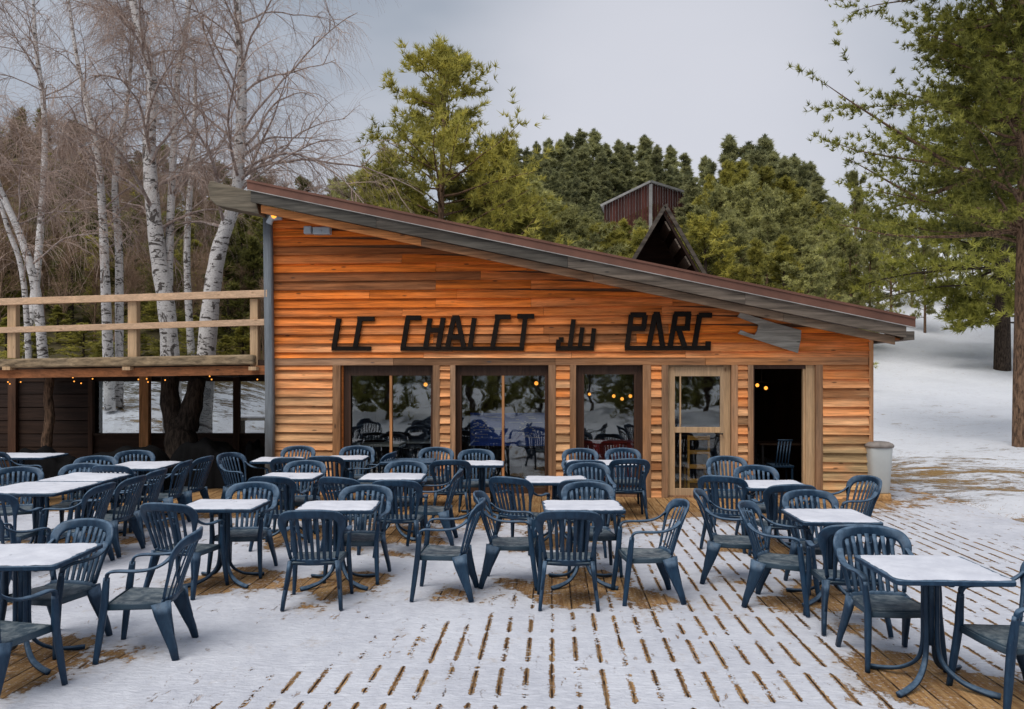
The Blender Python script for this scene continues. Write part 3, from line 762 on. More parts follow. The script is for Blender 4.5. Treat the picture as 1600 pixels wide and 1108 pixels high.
# casings, frames and glazing
def rect(mb, x0, x1, y0, y1, z0, z1, c=None): mb.box(x0, x1, y0, y1, z0, z1, c)
for k, (a, b, zt, zb) in OPS.items():
    l, r_ = CS[k]; m = MB()
    rect(m, a-l, a, -.055, .02, .0, zt, (rnd.uniform(.3, 1), rnd.uniform(.3, .9), rnd.random())); rect(m, b, b+r_, -.056, .02, .0, zt, (rnd.uniform(.3, 1), rnd.uniform(.3, .9), rnd.random()))
    rect(m, a-.001, b+.001, .0, .15, -.01, .03, (.4, .7, .3))
    m.build('casing', M['casing'], chalet, bevel=.004)
    if k == 'w1':    # orange reveal inside the left jamb
        m = MB(); rect(m, a+.001, a+.03, .021, .15, .03, zt, (.95, .0, .3)); m.build('jamb', M['soffit'], chalet)
def window(a, b, zt, fl_=.12, fr_=.09, ftop=.17, mull=True, mat='frame', zbot=.03, gm='glass', y=.05):
    w = MB(); rect(w, a+.002, a+fl_, y, y+.08, zbot, zt, (.5, .3, .2)); rect(w, b-fr_, b-.002, y, y+.08, zbot, zt, (.5, .3, .2))
    rect(w, a+fl_, b-fr_, y+.002, y+.082, zt-ftop, zt-.002, (.4, .4, .2)); rect(w, a+fl_, b-fr_, y+.002, y+.082, zbot, zbot+.10, (.4, .4, .2))
    rect(w, a+fl_-.02, a+fl_+.012, y-.012, y+.001, zbot+.06, zt-ftop+.01, (.7, .2, .2)); rect(w, b-fr_-.012, b-fr_+.02, y-.012, y+.001, zbot+.06, zt-ftop+.01, (.7, .2, .2))
    f = w.build('window', M[mat], chalet, bevel=.003)
    if mull:
        w = MB(); c_ = (a+fl_+b-fr_)/2; rect(w, c_-.02, c_+.02, y-.01, y+.06, zbot+.1, zt-ftop, (.9, .1, .1)); w.build('mullion', M['casing'], f)
    w = MB(); w.add([(a+fl_, y+.04, zbot+.1), (b-fr_, y+.04, zbot+.1), (b-fr_, y+.04, zt-ftop), (a+fl_, y+.04, zt-ftop)], [(0, 1, 2, 3)]); w.build('pane', M[gm], f)
    return f
a, b, zt, zb = OPS['w1']; window(a, b, zt, .14, .035, .17)
a, b, zt, zb = OPS['w2']; window(a, b, zt, .08, .05, .17)
a, b, zt, zb = OPS['w3']; window(a, b, zt, .12, .12, .15, False)
# glazed door
a, b, zt, zb = OPS['d']; y = .03
dr = MB(); lt, rt = fs(1055), fs(1126)
rect(dr, a+.03, lt, y, y+.05, .03, zt-.03, (.8, .3, .2)); rect(dr, rt, rt+.055, y, y+.05, .03, zt-.03, (.8, .4, .6))
rect(dr, lt, rt, y+.001, y+.051, zt-.18, zt-.03, (.8, .4, .6)); rect(dr, lt, rt, y+.001, y+.051, .03, .14, (.6, .5, .6))
zr = fl(1090, 672)[1]; rect(dr, lt, rt, y-.012, y+.05, zr-.045, zr+.045, (1, .2, .6)); rect(dr, lt+.075, lt+.10, y+.003, y+.045, .14, zt-.18, (1, .2, .2))
door = dr.build('door', M['pale'], chalet, bevel=.004)
w = MB(); w.add([(lt, y+.03, zr+.045), (rt, y+.03, zr+.045), (rt, y+.03, zt-.18), (lt, y+.03, zt-.18)], [(0, 1, 2, 3)]); w.build('pane', M['glass'], door)
w = MB(); w.add([(lt, y+.03, .14), (rt, y+.03, .14), (rt, y+.03, zr-.045), (lt, y+.03, zr-.045)], [(0, 1, 2, 3)]); w.build('pane', M['glass2'], door)
w = MB(); w.tube([(rt+.027, y-.01, 1.02), (rt+.027, y-.055, 1.03)], .012); w.tube([(rt+.027, y-.05, 1.03), (rt-.06, y-.05, 1.02)], .009); w.build('handle', M['iron'], door)
m = MB(); rect(m, rt+.056, b-.002, .035, .13, .03, zt-.002, (.7, .2, .6)); rect(m, a+.002, a+.028, .035, .13, .03, zt-.002, (.7, .2, .6)); rect(m, a+.03, rt+.056, .04, .13, zt-.028, zt-.002, (.1, .7, .6)); m.build('door_frame', M['pale'], chalet)
# open doorway frame
a, b, zt, zb = OPS['o']
m = MB(); xr = fs(1259); rect(m, xr, b-.002, .0, .14, .02, zt-.002, (.8, .1, .3)); rect(m, xr-.035, xr-.001, .02, .10, .02, zt-.06, (1, .2, .4)); m.build('door_frame', M['pale'], chalet)
m = MB(); rect(m, a+.001, xr-.002, .01, .13, zt-.06, zt-.002, (.4, .2, .2)); rect(m, a+.001, a+.03, .01, .13, .02, zt-.061, (.4, .2, .2)); m.build('door_frame', M['frame'], chalet)
# grey corner post and elbow
m = MB(); pa, pb = fs(415, -.1), fs(429, -.1)
m.sweep([(( pa+pb)/2, -.12, -.02), ((pa+pb)/2+.01, -.125, 1.4), ((pa+pb)/2-.01, -.12, 2.9), ((pa+pb)/2-.03, -.12, fl(420, 337)[1])], ((pb-pa)/2*.92, .06), 8, up=(0, 1, 0), pw=.35)
m.build('corner_post', M['grey_z'], chalet)
m = MB(); q0 = fl(420, 350, -.2); q1 = fl(440, 339, -.2); m.sweep([(q0[0], -.2, q0[1]), (q0[0]+.05, -.2, q0[1]+.10), (q1[0], -.2, q1[1])], (.05, .045), 8, up=(0, 1, 0), pw=.5); m.build('downpipe_elbow', M['grey_metal'], chalet)
# eave lamp, boxes, hanging plank, letters : own things
def on_wall(name, label, cat, off=0, group=None): return thing(name, label, cat, (A.x, A.y, 0), RZ, group)
lm = on_wall('eave_lamp', 'small glowing lamp under the upper left corner of the roof', 'lamp'); q = fl(428, 337, -.25)
m = MB(); m.tube([(q[0], -.25, q[1]+.10), (q[0], -.25, q[1]+.03)], .03); m.build('socket', M['grey_metal'], lm)
m = MB(); m.sphere((q[0], -.25, q[1]), .045); m.build('bulb', M['bulb'], lm)
for (x0, x1, y0, y1, lb) in ((476, 488, 354, 365, 'smaller grey junction box high on the cladding at the left'), (490, 517, 355, 366, 'wider grey junction box high on the cladding, right of the smaller one')):
    t = on_wall('junction_box', lb, 'box', group='grey junction boxes high on the wall')
    a0, z0_ = fl(x0, y1+1, -.1); a1, z1_ = fl(x1, y0, -.1)
    m = MB(); m.box(a0, a1, -.16, -.03, z0_, z1_); m.build('housing', M['grey_metal'], t, bevel=.01)
    m = MB(); m.box(a0+.015, a1-.015, -.168, -.161, z0_+.02, z1_-.02)
    if x0 > 480: m.tube([((a0+a1)/2, -.16, (z0_+z1_)/2-.01), ((a0+a1)/2, -.185, (z0_+z1_)/2-.01)], .014)
    m.build('cover', M['grey_metal'], t)
cB = lambda x_, y_: (860+x_/2.857, 460+y_/2.857)
m = MB(); m.prism([fl(*cB(*q), -.11) for q in ((838, 175), (968, 218), (1105, 262), (1118, 200), (1120, 160), (1010, 130), (920, 102), (850, 78), (836, 100), (880, 118), (930, 135), (922, 165), (912, 181), (880, 172), (850, 158))], -.115, -.075, (.5, .5, .5))
o = m.build('wooden_plank', M['plank'], None, (A.x, A.y, 0), bevel=.004); o.rotation_euler.z = RZ
tag(o, 'tilted grey weathered plank with a notched end, hung right of the big letters', 'plank')
sign = on_wall('lettering_sign', 'big dark slanted letters reading LE CHALET du PARC across the cladding', 'sign')
cA = lambda x_, y_: (500+x_/4.4444, 470+y_/4.4444); cC = lambda x_, y_: (840+x_/5.517, 470+y_/5.517)
LET = [(cA, 33, [[(133, 122), (98, 330)]]), (cA, 33, [[(281, 125), (246, 325)], [(262, 125), (378, 125)]]),
 (cA, 33, [[(612, 120), (577, 330)], [(600, 119), (703, 119)]]), (cA, 33, [[(765, 122), (733, 330)], [(857, 118), (820, 330)], [(762, 205), (838, 205)]]),
 (cA, 33, [[(930, 120), (884, 330)], [(955, 118), (1000, 330)], [(920, 118), (968, 118)], [(918, 255), (975, 255)]]), (cA, 32, [[(1072, 120), (1042, 330)]]),
 (cA, 33, [[(1236, 112), (1197, 330)], [(1216, 112), (1325, 112)]]), (cA, 33, [[(1370, 108), (1488, 108)], [(1427, 108), (1400, 332)]]),
 (cC, 40, [[(310, 160), (278, 400)], [(225, 335), (182, 335), (175, 400)]]), (cC, 38, [[(386, 230), (364, 400)], [(486, 238), (468, 400)]]),
 (cC, 42, [[(808, 122), (770, 405)], [(800, 122), (935, 122)], [(928, 122), (912, 240)], [(925, 240), (800, 240)]]),
 (cC, 42, [[(1012, 118), (958, 400)], [(1035, 118), (1078, 400)], [(1000, 118), (1052, 118)]]),
 (cC, 42, [[(1190, 118), (1140, 400)], [(1178, 115), (1322, 115)], [(1303, 115), (1288, 238)], [(1312, 238), (1185, 238)], [(1215, 245), (1268, 400)]]),
 (cC, 42, [[(1398, 122), (1350, 400)], [(1390, 125), (1502, 125)], [(1470, 350), (1468, 405)]])]
RAIL = [(cA, 30, (82, 332), (355, 332)), (cA, 30, (560, 332), (1416, 332)), (cC, 40, (155, 410), (486, 410)), (cC, 40, (752, 408), (1490, 408))]
def stroke(mb, p, q, w, d):
    dx, dz = q[0]-p[0], q[1]-p[1]; l = math.hypot(dx, dz); nx_, nz_ = -dz/l*w/2, dx/l*w/2
    mb.prism([(p[0]-nx_, p[1]-nz_), (q[0]-nx_, q[1]-nz_), (q[0]+nx_, q[1]+nz_), (p[0]+nx_, p[1]+nz_)], -.100-d, -.046)
for cf, w_, sts in LET:
    m = MB(); pw_ = w_/(4.444 if cf is cA else 5.517)/F*13.0; d = 0
    for st in sts:
        for p_, q_ in zip(st[:-1], st[1:]):
            d += .0022; stroke(m, fl(*cf(*p_), -.07), fl(*cf(*q_), -.07), pw_, d)
    m.build('letter', M['letter'], sign)
for cf, w_, p_, q_ in RAIL:
    m = MB(); stroke(m, fl(*cf(*p_), -.07), fl(*cf(*q_), -.07), w_/(4.444 if cf is cA else 5.517)/F*13.0, -.004); m.build('base_rail', M['letter'], sign)

# A-frame dormer on the roof
dm = thing('roof_dormer', 'open triangular dormer of dark planks rising above the roof', 'dormer')
ya = 15.5; ap = P(1036, 326, ya); lf = P(990, 403, ya); rf = P(1090, 420, ya)
ap2, lf2, rf2 = [v_+Vector((.12, 1.5, 0)) for v_ in (ap, lf, rf)]
def slab(mb, p, q, p2, q2, th, c=None):
    n_ = (q-p).cross(p2-p).normalized()*th; mb.add([p, q, q2, p2, p+n_, q+n_, q2+n_, p2+n_], [(0, 1, 2, 3), (7, 6, 5, 4), (0, 4, 5, 1), (1, 5, 6, 2), (2, 6, 7, 3), (3, 7, 4, 0)], c)
e = Vector((0, 0, -.9)); L0, L1 = lf+(lf-ap).normalized()*.7, lf2+(lf2-ap2).normalized()*.7; R0, R1 = rf+(rf-ap).normalized()*.7, rf2+(rf2-ap2).normalized()*.7
m = MB(); slab(m, ap+Vector((0, -.03, .03)), L0+Vector((0, -.03, 0)), ap2, L1, .05, (.5, .5, .5)); m.build('roof_slope', M['grey_h'], dm)
m = MB(); slab(m, ap, R0, ap2, R1, -.05, (.3, .6, .2)); m.build('roof_slope', M['dark_h'], dm)
m = MB()
for i in range(5):
    f = .12+i*.19; p = ap.lerp(R0, f); q = ap.lerp(R0, f+.10); v2 = Vector((.12, 1.3, 0)); off = Vector((-.09, .02, -.04)); slab(m, p+off, q+off, p+off+v2, q+off+v2, .03, (rnd.uniform(.3, 1), .3, .3))
m.build('plank', M['grey_h'], dm)
m = MB(); m.add([ap+Vector((0.1, 1.3, -.05)), L0+Vector((.1, 1.3, 0)), R0+Vector((.1, 1.3, 0))], [(0, 1, 2)]); m.build('back_wall', M['dark_h'], dm)
m = MB(); slab(m, ap+Vector((.0, -.05, .05)), L0+Vector((.0, -.05, .05)), ap+Vector((.0, .0, .05)), L0+Vector((0, .0, .05)), .07); slab(m, ap+Vector((.0, -.05, .05)), R0+Vector((.0, -.05, .05)), ap+Vector((.0, .0, .05)), R0+Vector((0, 0, .05)), .07); m.build('edge_board', M['grey_h'], dm)

# interior bits seen through the glass
def inside(px, y_, off): s_ = fs(px, off); return s_, off
def bulb_thing(px, py, off, label, n=1, r=.05, name='hanging_lamp'):
    s_, z_ = fl(px, py, off); t = on_wall(name, label, 'lamp', group='warm lamps inside the cafe')
    m = MB(); 
    for k in range(n): m.sphere((s_+(k-(n-1)/2)*.15, off, z_-.05*(k % 2)), r*.72)
    m.build('bulb', M['bulb'], t)
    m = MB(); m.tube([(s_, off, 2.35), (s_, off, z_+.06)], .008); 
    if n > 1: m.tube([(s_-.2, off, z_+.06), (s_+.2, off, z_+.06)], .008)
    m.build('cord', M['iron'], t)
bulb_thing(665, 601, .9, 'glowing lamp behind the upper right of the first big window')
bulb_thing(838, 599, .9, 'glowing lamp behind the upper right of the second big window')
bulb_thing(921, 616, 2.0, 'small glowing lamp at the left behind the narrow window', 1, .04)
bulb_thing(972, 619, 1.6, 'cluster of glowing bulbs at the right behind the narrow window', 3, .045, 'chandelier')
bulb_thing(1190, 602, 1.5, 'pair of glowing bulbs in the dark open doorway', 2, .045, 'chandelier')
# ladder back chair behind the door glass
t = on_wall('wooden_chair', 'yellow wooden ladder back chair behind the lower glass of the door', 'chair')
x0, z1_ = fl(1074, 682, .35); x1, z0_ = fl(1109, 744, .35)
m = MB(); m.box(x0, x0+.035, .33, .37, .03, z1_+.02); m.box(x1-.035, x1, .33, .37, .03, z1_+.02)
for k in range(4): zc = z1_-.02-k*.235; m.box(x0+.035, x1-.035, .335, .362, zc-.035, zc+.03)
m.build('backrest', M['yellow'], t)
m = MB(); m.box(x0, x1, .375, .75, .42, .45); m.build('seat', M['yellow'], t)
for xx_ in (x0, x1-.035): m = MB(); m.box(xx_, xx_+.035, .70, .735, .03, .42); m.build('leg', M['yellow'], t)
# red panel behind window 3
t = on_wall('red_counter', 'red boarded counter behind the bottom of the narrow window', 'counter'); m = MB()
x0, zt_ = fl(906, 692, .25); x1 = fs(1000, .25); n_ = 9
for k in range(n_): m.box(x0+(x1-x0)*k/n_, x0+(x1-x0)*(k+1)/n_-.006, .2, .24, .03, zt_, (rnd.random(), .5, rnd.random()))
m.build('front', M['redpanel'], t); m = MB(); m.box(x0, x1, .19, .6, zt_+.001, zt_+.03); m.build('counter_top', M['redpanel'], t)
# blue banner
t = on_wall('blue_banner', 'dark blue banner with pale marks hanging inside the second big window', 'banner')
x0, z1_ = fl(735, 645, .5); x1, z0_ = fl(856, 697, .5); m = MB(); m.box(x0, x1, .49, .5, z0_, z1_); m.build('cloth', M['banner'], t)
m = MB(); rb = random.Random(5)
for k in range(26):
    a_ = x0+rb.uniform(.05, (x1-x0)-.3); zc = z0_+rb.uniform(.05, z1_-z0_-.04); m.box(a_, a_+rb.uniform(.05, .28), .484, .489, zc, zc+.008)
for (cx_, rr) in ((x0+.14, .16), (x0+.95, .13)):
    for k in range(26):
        an = rb.uniform(0, 6.28); q = rr*math.sqrt(rb.random()); xa, za = cx_+q*math.cos(an), (z0_+z1_)/2+q*math.sin(an); m.box(xa, xa+.03, .482-.0001*k, .4885, za, za+.02)
m.build('marks', M['bannerpale'], t)
# tables inside
for i, (px, off, lb) in enumerate(((585, .9, 'pale topped table inside the first big window, left pane'), (648, 1.6, 'pale topped table inside the first big window, right pane'), (780, 1.1, 'dark legged table inside the second big window'), (1225, 1.6, 'small table inside the open doorway'))):
    t = on_wall('indoor_table', lb, 'table', group='tables inside the cafe'); s_ = fs(px, off)
    m = MB(); m.box(s_-.5, s_+.5, off-.3, off+.3, .74, .77); m.build('tabletop', M['tealwood'] if i < 3 else M['floor'], t)
    for dx in (-.44, .44):
        for dy in (-.25, .25): m = MB(); m.box(s_+dx-.02, s_+dx+.02, off+dy-.02, off+dy+.02, .023, .74); m.build('leg', M['iron'], t)
t = on_wall('indoor_chair', 'dark slatted chair just inside the open doorway', 'chair'); x0 = fs(1212, .7)
m = MB()
for k in range(5): m.sweep([(x0+k*.05, .7, .45), (x0+.07+k*.05, .76, .86)], (.012, .008), 6)
m.sweep([(x0+.05, .76, .87), (x0+.30, .76, .87)], (.02, .015)); m.build('backrest', M['plastic'], t)
m = MB(); m.box(x0-.06, x0+.30, .68, 1.1, .42, .45); m.build('seat', M['plastic'], t)
for dx in (-.04, .26):
    for dy in (.70, 1.06): m = MB(); m.box(x0+dx, x0+dx+.03, dy, dy+.03, .023, .42); m.build('leg', M['plastic'], t)

# bin on a low stump at the right corner
bx_, by_ = (1372-800)/F*12.65, 12.65
t = thing('stump', 'low straw coloured wooden stump under the grey bin', 'stump', (bx_, by_, -.02)); m = MB(); m.sweep([(0, 0, -.1), (0, 0, .06), (0, 0, .13)], [(.20, .19), (.18, .17), (.17, .16)], 12, up=(0, 1, 0), pw=.6); m.build('trunk', M['straw'], t)
t = thing('litter_bin', 'tall pale grey bin with a darker lid at the right corner of the chalet', 'bin', (bx_, by_, .112))
hb = (768-697)/F*12.65
m = MB(); m.sweep([(0, 0, 0), (0, 0, .02), (0, 0, hb*.98), (0, 0, hb)], [(.135, .13), (.145, .14), (.185, .17), (.185, .17)], 16, up=(0, 1, 0), pw=.45); m.build('body', M['binbody'], t)
m = MB(); m.sweep([(0, 0, hb), (0, 0, hb+.03), (0, 0, hb+.06), (0, 0, hb+.085)], [(.205, .19), (.215, .2), (.20, .185), (.15, .14)], 16, up=(0, 1, 0), pw=.6); m.build('lid', M['binlid'], t)

# ---------------------------------------------------------------- balcony and porch on the left
bl = thing('balcony', 'raised timber terrace with a pale wooden railing left of the chalet', 'balcony')
p0 = P(416, 0, 13.1); p1 = P(-60, 0, 14.5)
def bpt(px, py):     # point on the balcony front plane
    k = (px-CX)/F; ax, ay = p0.x, p0.y; dx, dy = p1.x-p0.x, p1.y-p0.y
    s_ = (k*ay-ax)/(dx-k*dy); x_, y_ = ax+s_*dx, ay+s_*dy
    return Vector((x_, y_, EYE-(py-HY)/F*y_))
bn = Vector((-(p1.y-p0.y), p1.x-p0.x, 0)).normalized()*-1     # pointing away from camera
if bn.y < 0: bn = -bn
def bar(mb, pa, pb, th, dep, off=0, c=None):    # pa,pb top line; th vertical thickness; dep depth
    pa = pa+bn*off; pb = pb+bn*off; d = Vector((0, 0, -th)); b_ = bn*dep
    mb.add([pa+d, pb+d, pb, pa, pa+d+b_, pb+d+b_, pb+b_, pa+b_], [(0, 1, 2, 3), (7, 6, 5, 4), (0, 4, 5, 1), (1, 5, 6, 2), (2, 6, 7, 3), (3, 7, 4, 0)], c)
m = MB(); bar(m, bpt(-60, 468), bpt(416, 452.5), .12, .09, .02, (.8, .2, .5)); o = m.build('handrail', M['pale_h'], bl, bevel=.006)
m = MB(); bar(m, bpt(-60, 513), bpt(416, 498), .105, .05, .03, (.6, .5, .2)); m.build('mid_rail', M['pale_h'], bl, bevel=.006)
for (px, w_, yt, yb) in ((5, 13, 473, 566), (194, 14, 469, 573), (386, 12, 466, 571)):
    m = MB(); bar(m, bpt(px, yt), bpt(px+w_, yt), (yb-yt)/F*13.3, .10, .085, (.9, .2, .8)); m.build('railing_post', M['pale'], bl, bevel=.005)
m = MB(); bar(m, bpt(-60, 562), bpt(396, 554), .165, .14, -.02, (.6, .4, .2)); m.build('edge_log', M['sill'], bl, bevel=.03)
m = MB(); bar(m, bpt(-60, 579), bpt(416, 571), .15, .10, .06, (.7, .2, .5)); m.build('beam', M['brown_h'], bl)
m = MB(); d0, d1 = bpt(-60, 566), bpt(416, 562); 
pts_ = [d0+bn*.1, d1+bn*.1, d1+bn*4.2, d0+bn*4.2]; zf = 2.22
for p_ in pts_: p_.z = zf
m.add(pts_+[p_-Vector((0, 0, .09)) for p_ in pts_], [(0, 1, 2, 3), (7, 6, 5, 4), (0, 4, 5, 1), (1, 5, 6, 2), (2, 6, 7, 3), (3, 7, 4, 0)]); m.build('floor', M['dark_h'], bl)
for px in (12, 199, 396):
    m = MB(); bar(m, bpt(px-6, 573), bpt(px+6, 573), .06, .1, -.035, (.7, .4, .2)); m.build('bracket', M['pale'], bl)
# porch back wall
pw = thing('porch_wall', 'dark boarded back wall of the porch with openings onto the snow', 'wall'); YB = 16.3
def wx(px, y=YB): return (px-CX)/F*y
def wz(py, y=YB): return EYE-(py-HY)/F*y
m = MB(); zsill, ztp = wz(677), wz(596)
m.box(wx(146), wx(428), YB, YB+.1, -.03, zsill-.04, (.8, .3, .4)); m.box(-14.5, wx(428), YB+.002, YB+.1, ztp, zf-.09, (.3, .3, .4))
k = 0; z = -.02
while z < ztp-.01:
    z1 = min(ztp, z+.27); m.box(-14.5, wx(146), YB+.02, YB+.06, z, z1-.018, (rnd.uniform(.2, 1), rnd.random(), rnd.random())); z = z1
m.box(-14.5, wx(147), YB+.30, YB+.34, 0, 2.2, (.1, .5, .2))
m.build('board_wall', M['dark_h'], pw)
m = MB(); m.box(wx(146), wx(428), YB-.06, YB+.08, zsill-.04, zsill, (.8, .9, .8)); m.build('sill', M['dark_z'], pw)
for px, w_ in ((144, 7), (223, 5), (371, 10), (420, 8), (22, 12)):
    m = MB(); m.box(wx(px-w_/2), wx(px+w_/2), YB-.08, YB+.01, 0, zf-.1, (rnd.uniform(.4, 1), .5, .2)); m.build('post', M['dark_z'], pw)
m = MB(); m.box(wx(228), wx(242), YB-.3, YB-.16, 0, zf-.1, (1, 0, .2)); o = m.build('porch_post', M['casing'], None); tag(o, 'bright orange brown timber post in front of the porch openings', 'post')
m = MB(); m.box(wx(428, 13.3), wx(428, 13.3)+.0+.06, 13.45, YB+.1, 0, 2.2); 
o = m.build('porch_side_wall', M['dark_h'], None); tag(o, 'dark side wall closing the porch against the chalet', 'wall')
# snowy panes: glass in the openings
m = MB(); yg = YB+.05; m.add([(wx(148), yg, zsill), (wx(417), yg, zsill), (wx(417), yg, ztp), (wx(148), yg, ztp)], [(0, 1, 2, 3)]); m.build('pane', m_glass('porch_glass', .04, .01, (.8, .84, .86)), pw)
# trees standing inside the porch
def blob_trunk(name, label, paths, mat):
    t = thing(name, label, 'tree', (paths[0][0][0][0], paths[0][0][0][1], 0)); o0 = t.location
    for nm, (pts_, rs_) in zip(('trunk', 'fork', 'fork'), paths):
        m = MB(); m.sweep(bez([Vector(p_)-Vector(o0) for p_ in pts_], 4), [(r_*(1+.08*math.sin(i*1.9)), r_*(1+.08*math.cos(i*1.3))) for i, r_ in enumerate(np.interp(np.linspace(0, 1, (len(pts_)-1)*4+1), np.linspace(0, 1, len(rs_)), rs_))], 10, up=(0, 1, 0), pw=.9); m.build(nm, mat, t)
y_ = 15.0
blob_trunk('old_trunk', 'thick dark forked tree trunk growing up through the porch', [([P(286, 735, y_), P(283, 690, y_), P(281, 660, y_)], [.33, .28, .26]), ([P(278, 672, y_), P(266, 630, y_), P(266, 585, y_)], [.22, .17, .15]), ([P(288, 668, y_), P(300, 635, y_), P(309, 590, y_)], [.24, .18, .14])], M['bark_dark'])
blob_trunk('thin_trunk', 'thin crooked tree trunk in front of the dark porch boards', [([P(74, 735, y_), P(73, 690, y_), P(78, 650, y_), P(75, 620, y_), P(79, 585, y_)], [.10, .09, .085, .08, .075])], M['bark'])
# black covered furniture
def heap(label, x0, x1, y0, y1, zt, seed):
    rg = np.random.RandomState(seed); n = 26; U, V_ = np.meshgrid(np.linspace(-1, 1, n), np.linspace(-1, 1, n))
    e = np.maximum(np.abs(U), np.abs(V_)); z_ = zt*(1-sm(.68, 1.0, e))**.6
    z_ = z_*(.86+.14*np.sin(U*3+seed))+.035*np.sin(U*9+V_*4+seed)*(e < .8)-.03*rg.rand(n, n)*(e < .95)
    rip = 1+.05*np.sin(np.arctan2(V_, U)*22+seed)*(e > .75)
    XX = (x0+x1)/2+U*(x1-x0)/2*rip; YY = (y0+y1)/2+V_*(y1-y0)/2*rip
    ii = np.arange(n*n).reshape(n, n); fc = np.stack([ii[:-1, :-1], ii[:-1, 1:], ii[1:, 1:], ii[1:, :-1]], -1).reshape(-1, 4)
    o = link('covered_furniture', np_mesh('covered_furniture', np.stack([XX, YY, np.maximum(z_, .0)+.01], -1).reshape(-1, 3), fc, M['black'], None, True)); tag(o, label, 'tarpaulin', 'black covered furniture in the porch')
heap('long low pile of furniture under a black sheet, left of the forked trunk', -7.6, -5.9, 13.3, 14.4, .72, 1)
heap('black sheeted pile with a sloping top in front of the forked trunk', -7.0+.9, -4.9+.0, 13.9, 15.0, .80, 2)
heap('dark sheeted stack behind the grey topped table at the porch mouth', -8.4, -7.2, 13.2, 14.0, .72, 3)
heap('small dark covered stool under the right hand porch opening', -4.95, -4.3, 14.6, 15.3, .75, 4)
# string lights
for i, (px, py) in enumerate(((5, 597), (8, 600), (25, 597), (107, 590), (109, 596), (120, 599), (138, 592), (210, 593), (223, 592), (225, 597), (252, 594), (322, 588), (325, 593), (397, 593), (410, 589), (413, 594))):
    p_ = bpt(px, py)+bn*.1; m = MB(); m.sphere((0, 0, 0), .012, 8); o = m.build('string_bulb', M['bulbdim'], None, p_)
    tag(o, 'tiny warm bulb of the string of lights under the balcony edge', 'bulb', 'string lights under the balcony edge')
m = MB(); m.tube([bpt(-50, 588)+bn*.1]+[bpt(px, 587+2*math.sin(px))+bn*.1 for px in range(0, 416, 20)], .006, 5); o = m.build('light_cable', M['iron'], None); tag(o, 'dark cable of the string lights along the balcony beam', 'cable')

# ---------------------------------------------------------------- vegetation generators
def nrm(v): return v/np.maximum(1e-9, np.linalg.norm(v, axis=-1, keepdims=True))
def grow(rng, P0, D0, L, nseg, grav, wig):
    m_ = len(P0); out = np.zeros((m_, nseg+1, 3)); out[:, 0] = P0; d = nrm(D0.copy()); st = (L/nseg)[:, None]
    for i in range(nseg):
        d = nrm(d+np.array([0, 0, -1.])*grav+rng.randn(m_, 3)*wig); out[:, i+1] = out[:, i]+d*st
    return out
def child(rng, paths, n, t0, t1, spread, upz=0):
    """n children per path; returns points, dirs, index, t"""
    m_, k, _ = paths.shape; idx_ = np.repeat(np.arange(m_), n); t_ = rng.uniform(t0, t1, len(idx_)); f = t_*(k-1); i0 = np.minimum(f.astype(int), k-2); fr = (f-i0)[:, None]
    a = paths[idx_, i0]; b = paths[idx_, i0+1]; d = nrm(b-a); q = rng.randn(len(idx_), 3); q -= (q*d).sum(-1, keepdims=True)*d; q = nrm(q)
    D = nrm(d*math.cos(spread)+q*math.sin(spread)+np.array([0, 0, upz])); return a+(b-a)*fr, D, idx_, t_
def tubes(paths, r0, r1, n=3):
    m_, k, _ = paths.shape; d = np.zeros_like(paths); d[:, 1:-1] = paths[:, 2:]-paths[:, :-2]; d[:, 0] = paths[:, 1]-paths[:, 0]; d[:, -1] = paths[:, -1]-paths[:, -2]; d = nrm(d)
    s_ = nrm(np.cross(d, np.array([.31, .87, .21]))); u_ = np.cross(s_, d); tt = np.linspace(0, 1, k)[None, :, None]
    r = (r0[:, None, None]*(1-tt)+r1[:, None, None]*tt); V = np.zeros((m_, k, n, 3))
    for j in range(n): a = 2*math.pi*j/n; V[:, :, j] = paths+(s_*math.cos(a)+u_*math.sin(a))*r
    ii = np.arange(m_*k*n).reshape(m_, k, n); jj = np.roll(ii, -1, axis=2)
    fc = np.stack([ii[:, :-1], jj[:, :-1], jj[:, 1:], ii[:, 1:]], -1).reshape(-1, 4)
    return V.reshape(-1, 3), fc
def join(parts):
    Vs, Fs, b = [], [], 0
    for v_, f_ in parts: Vs.append(v_); Fs.append(f_+b); b += len(v_)
    return np.concatenate(Vs), np.concatenate(Fs)

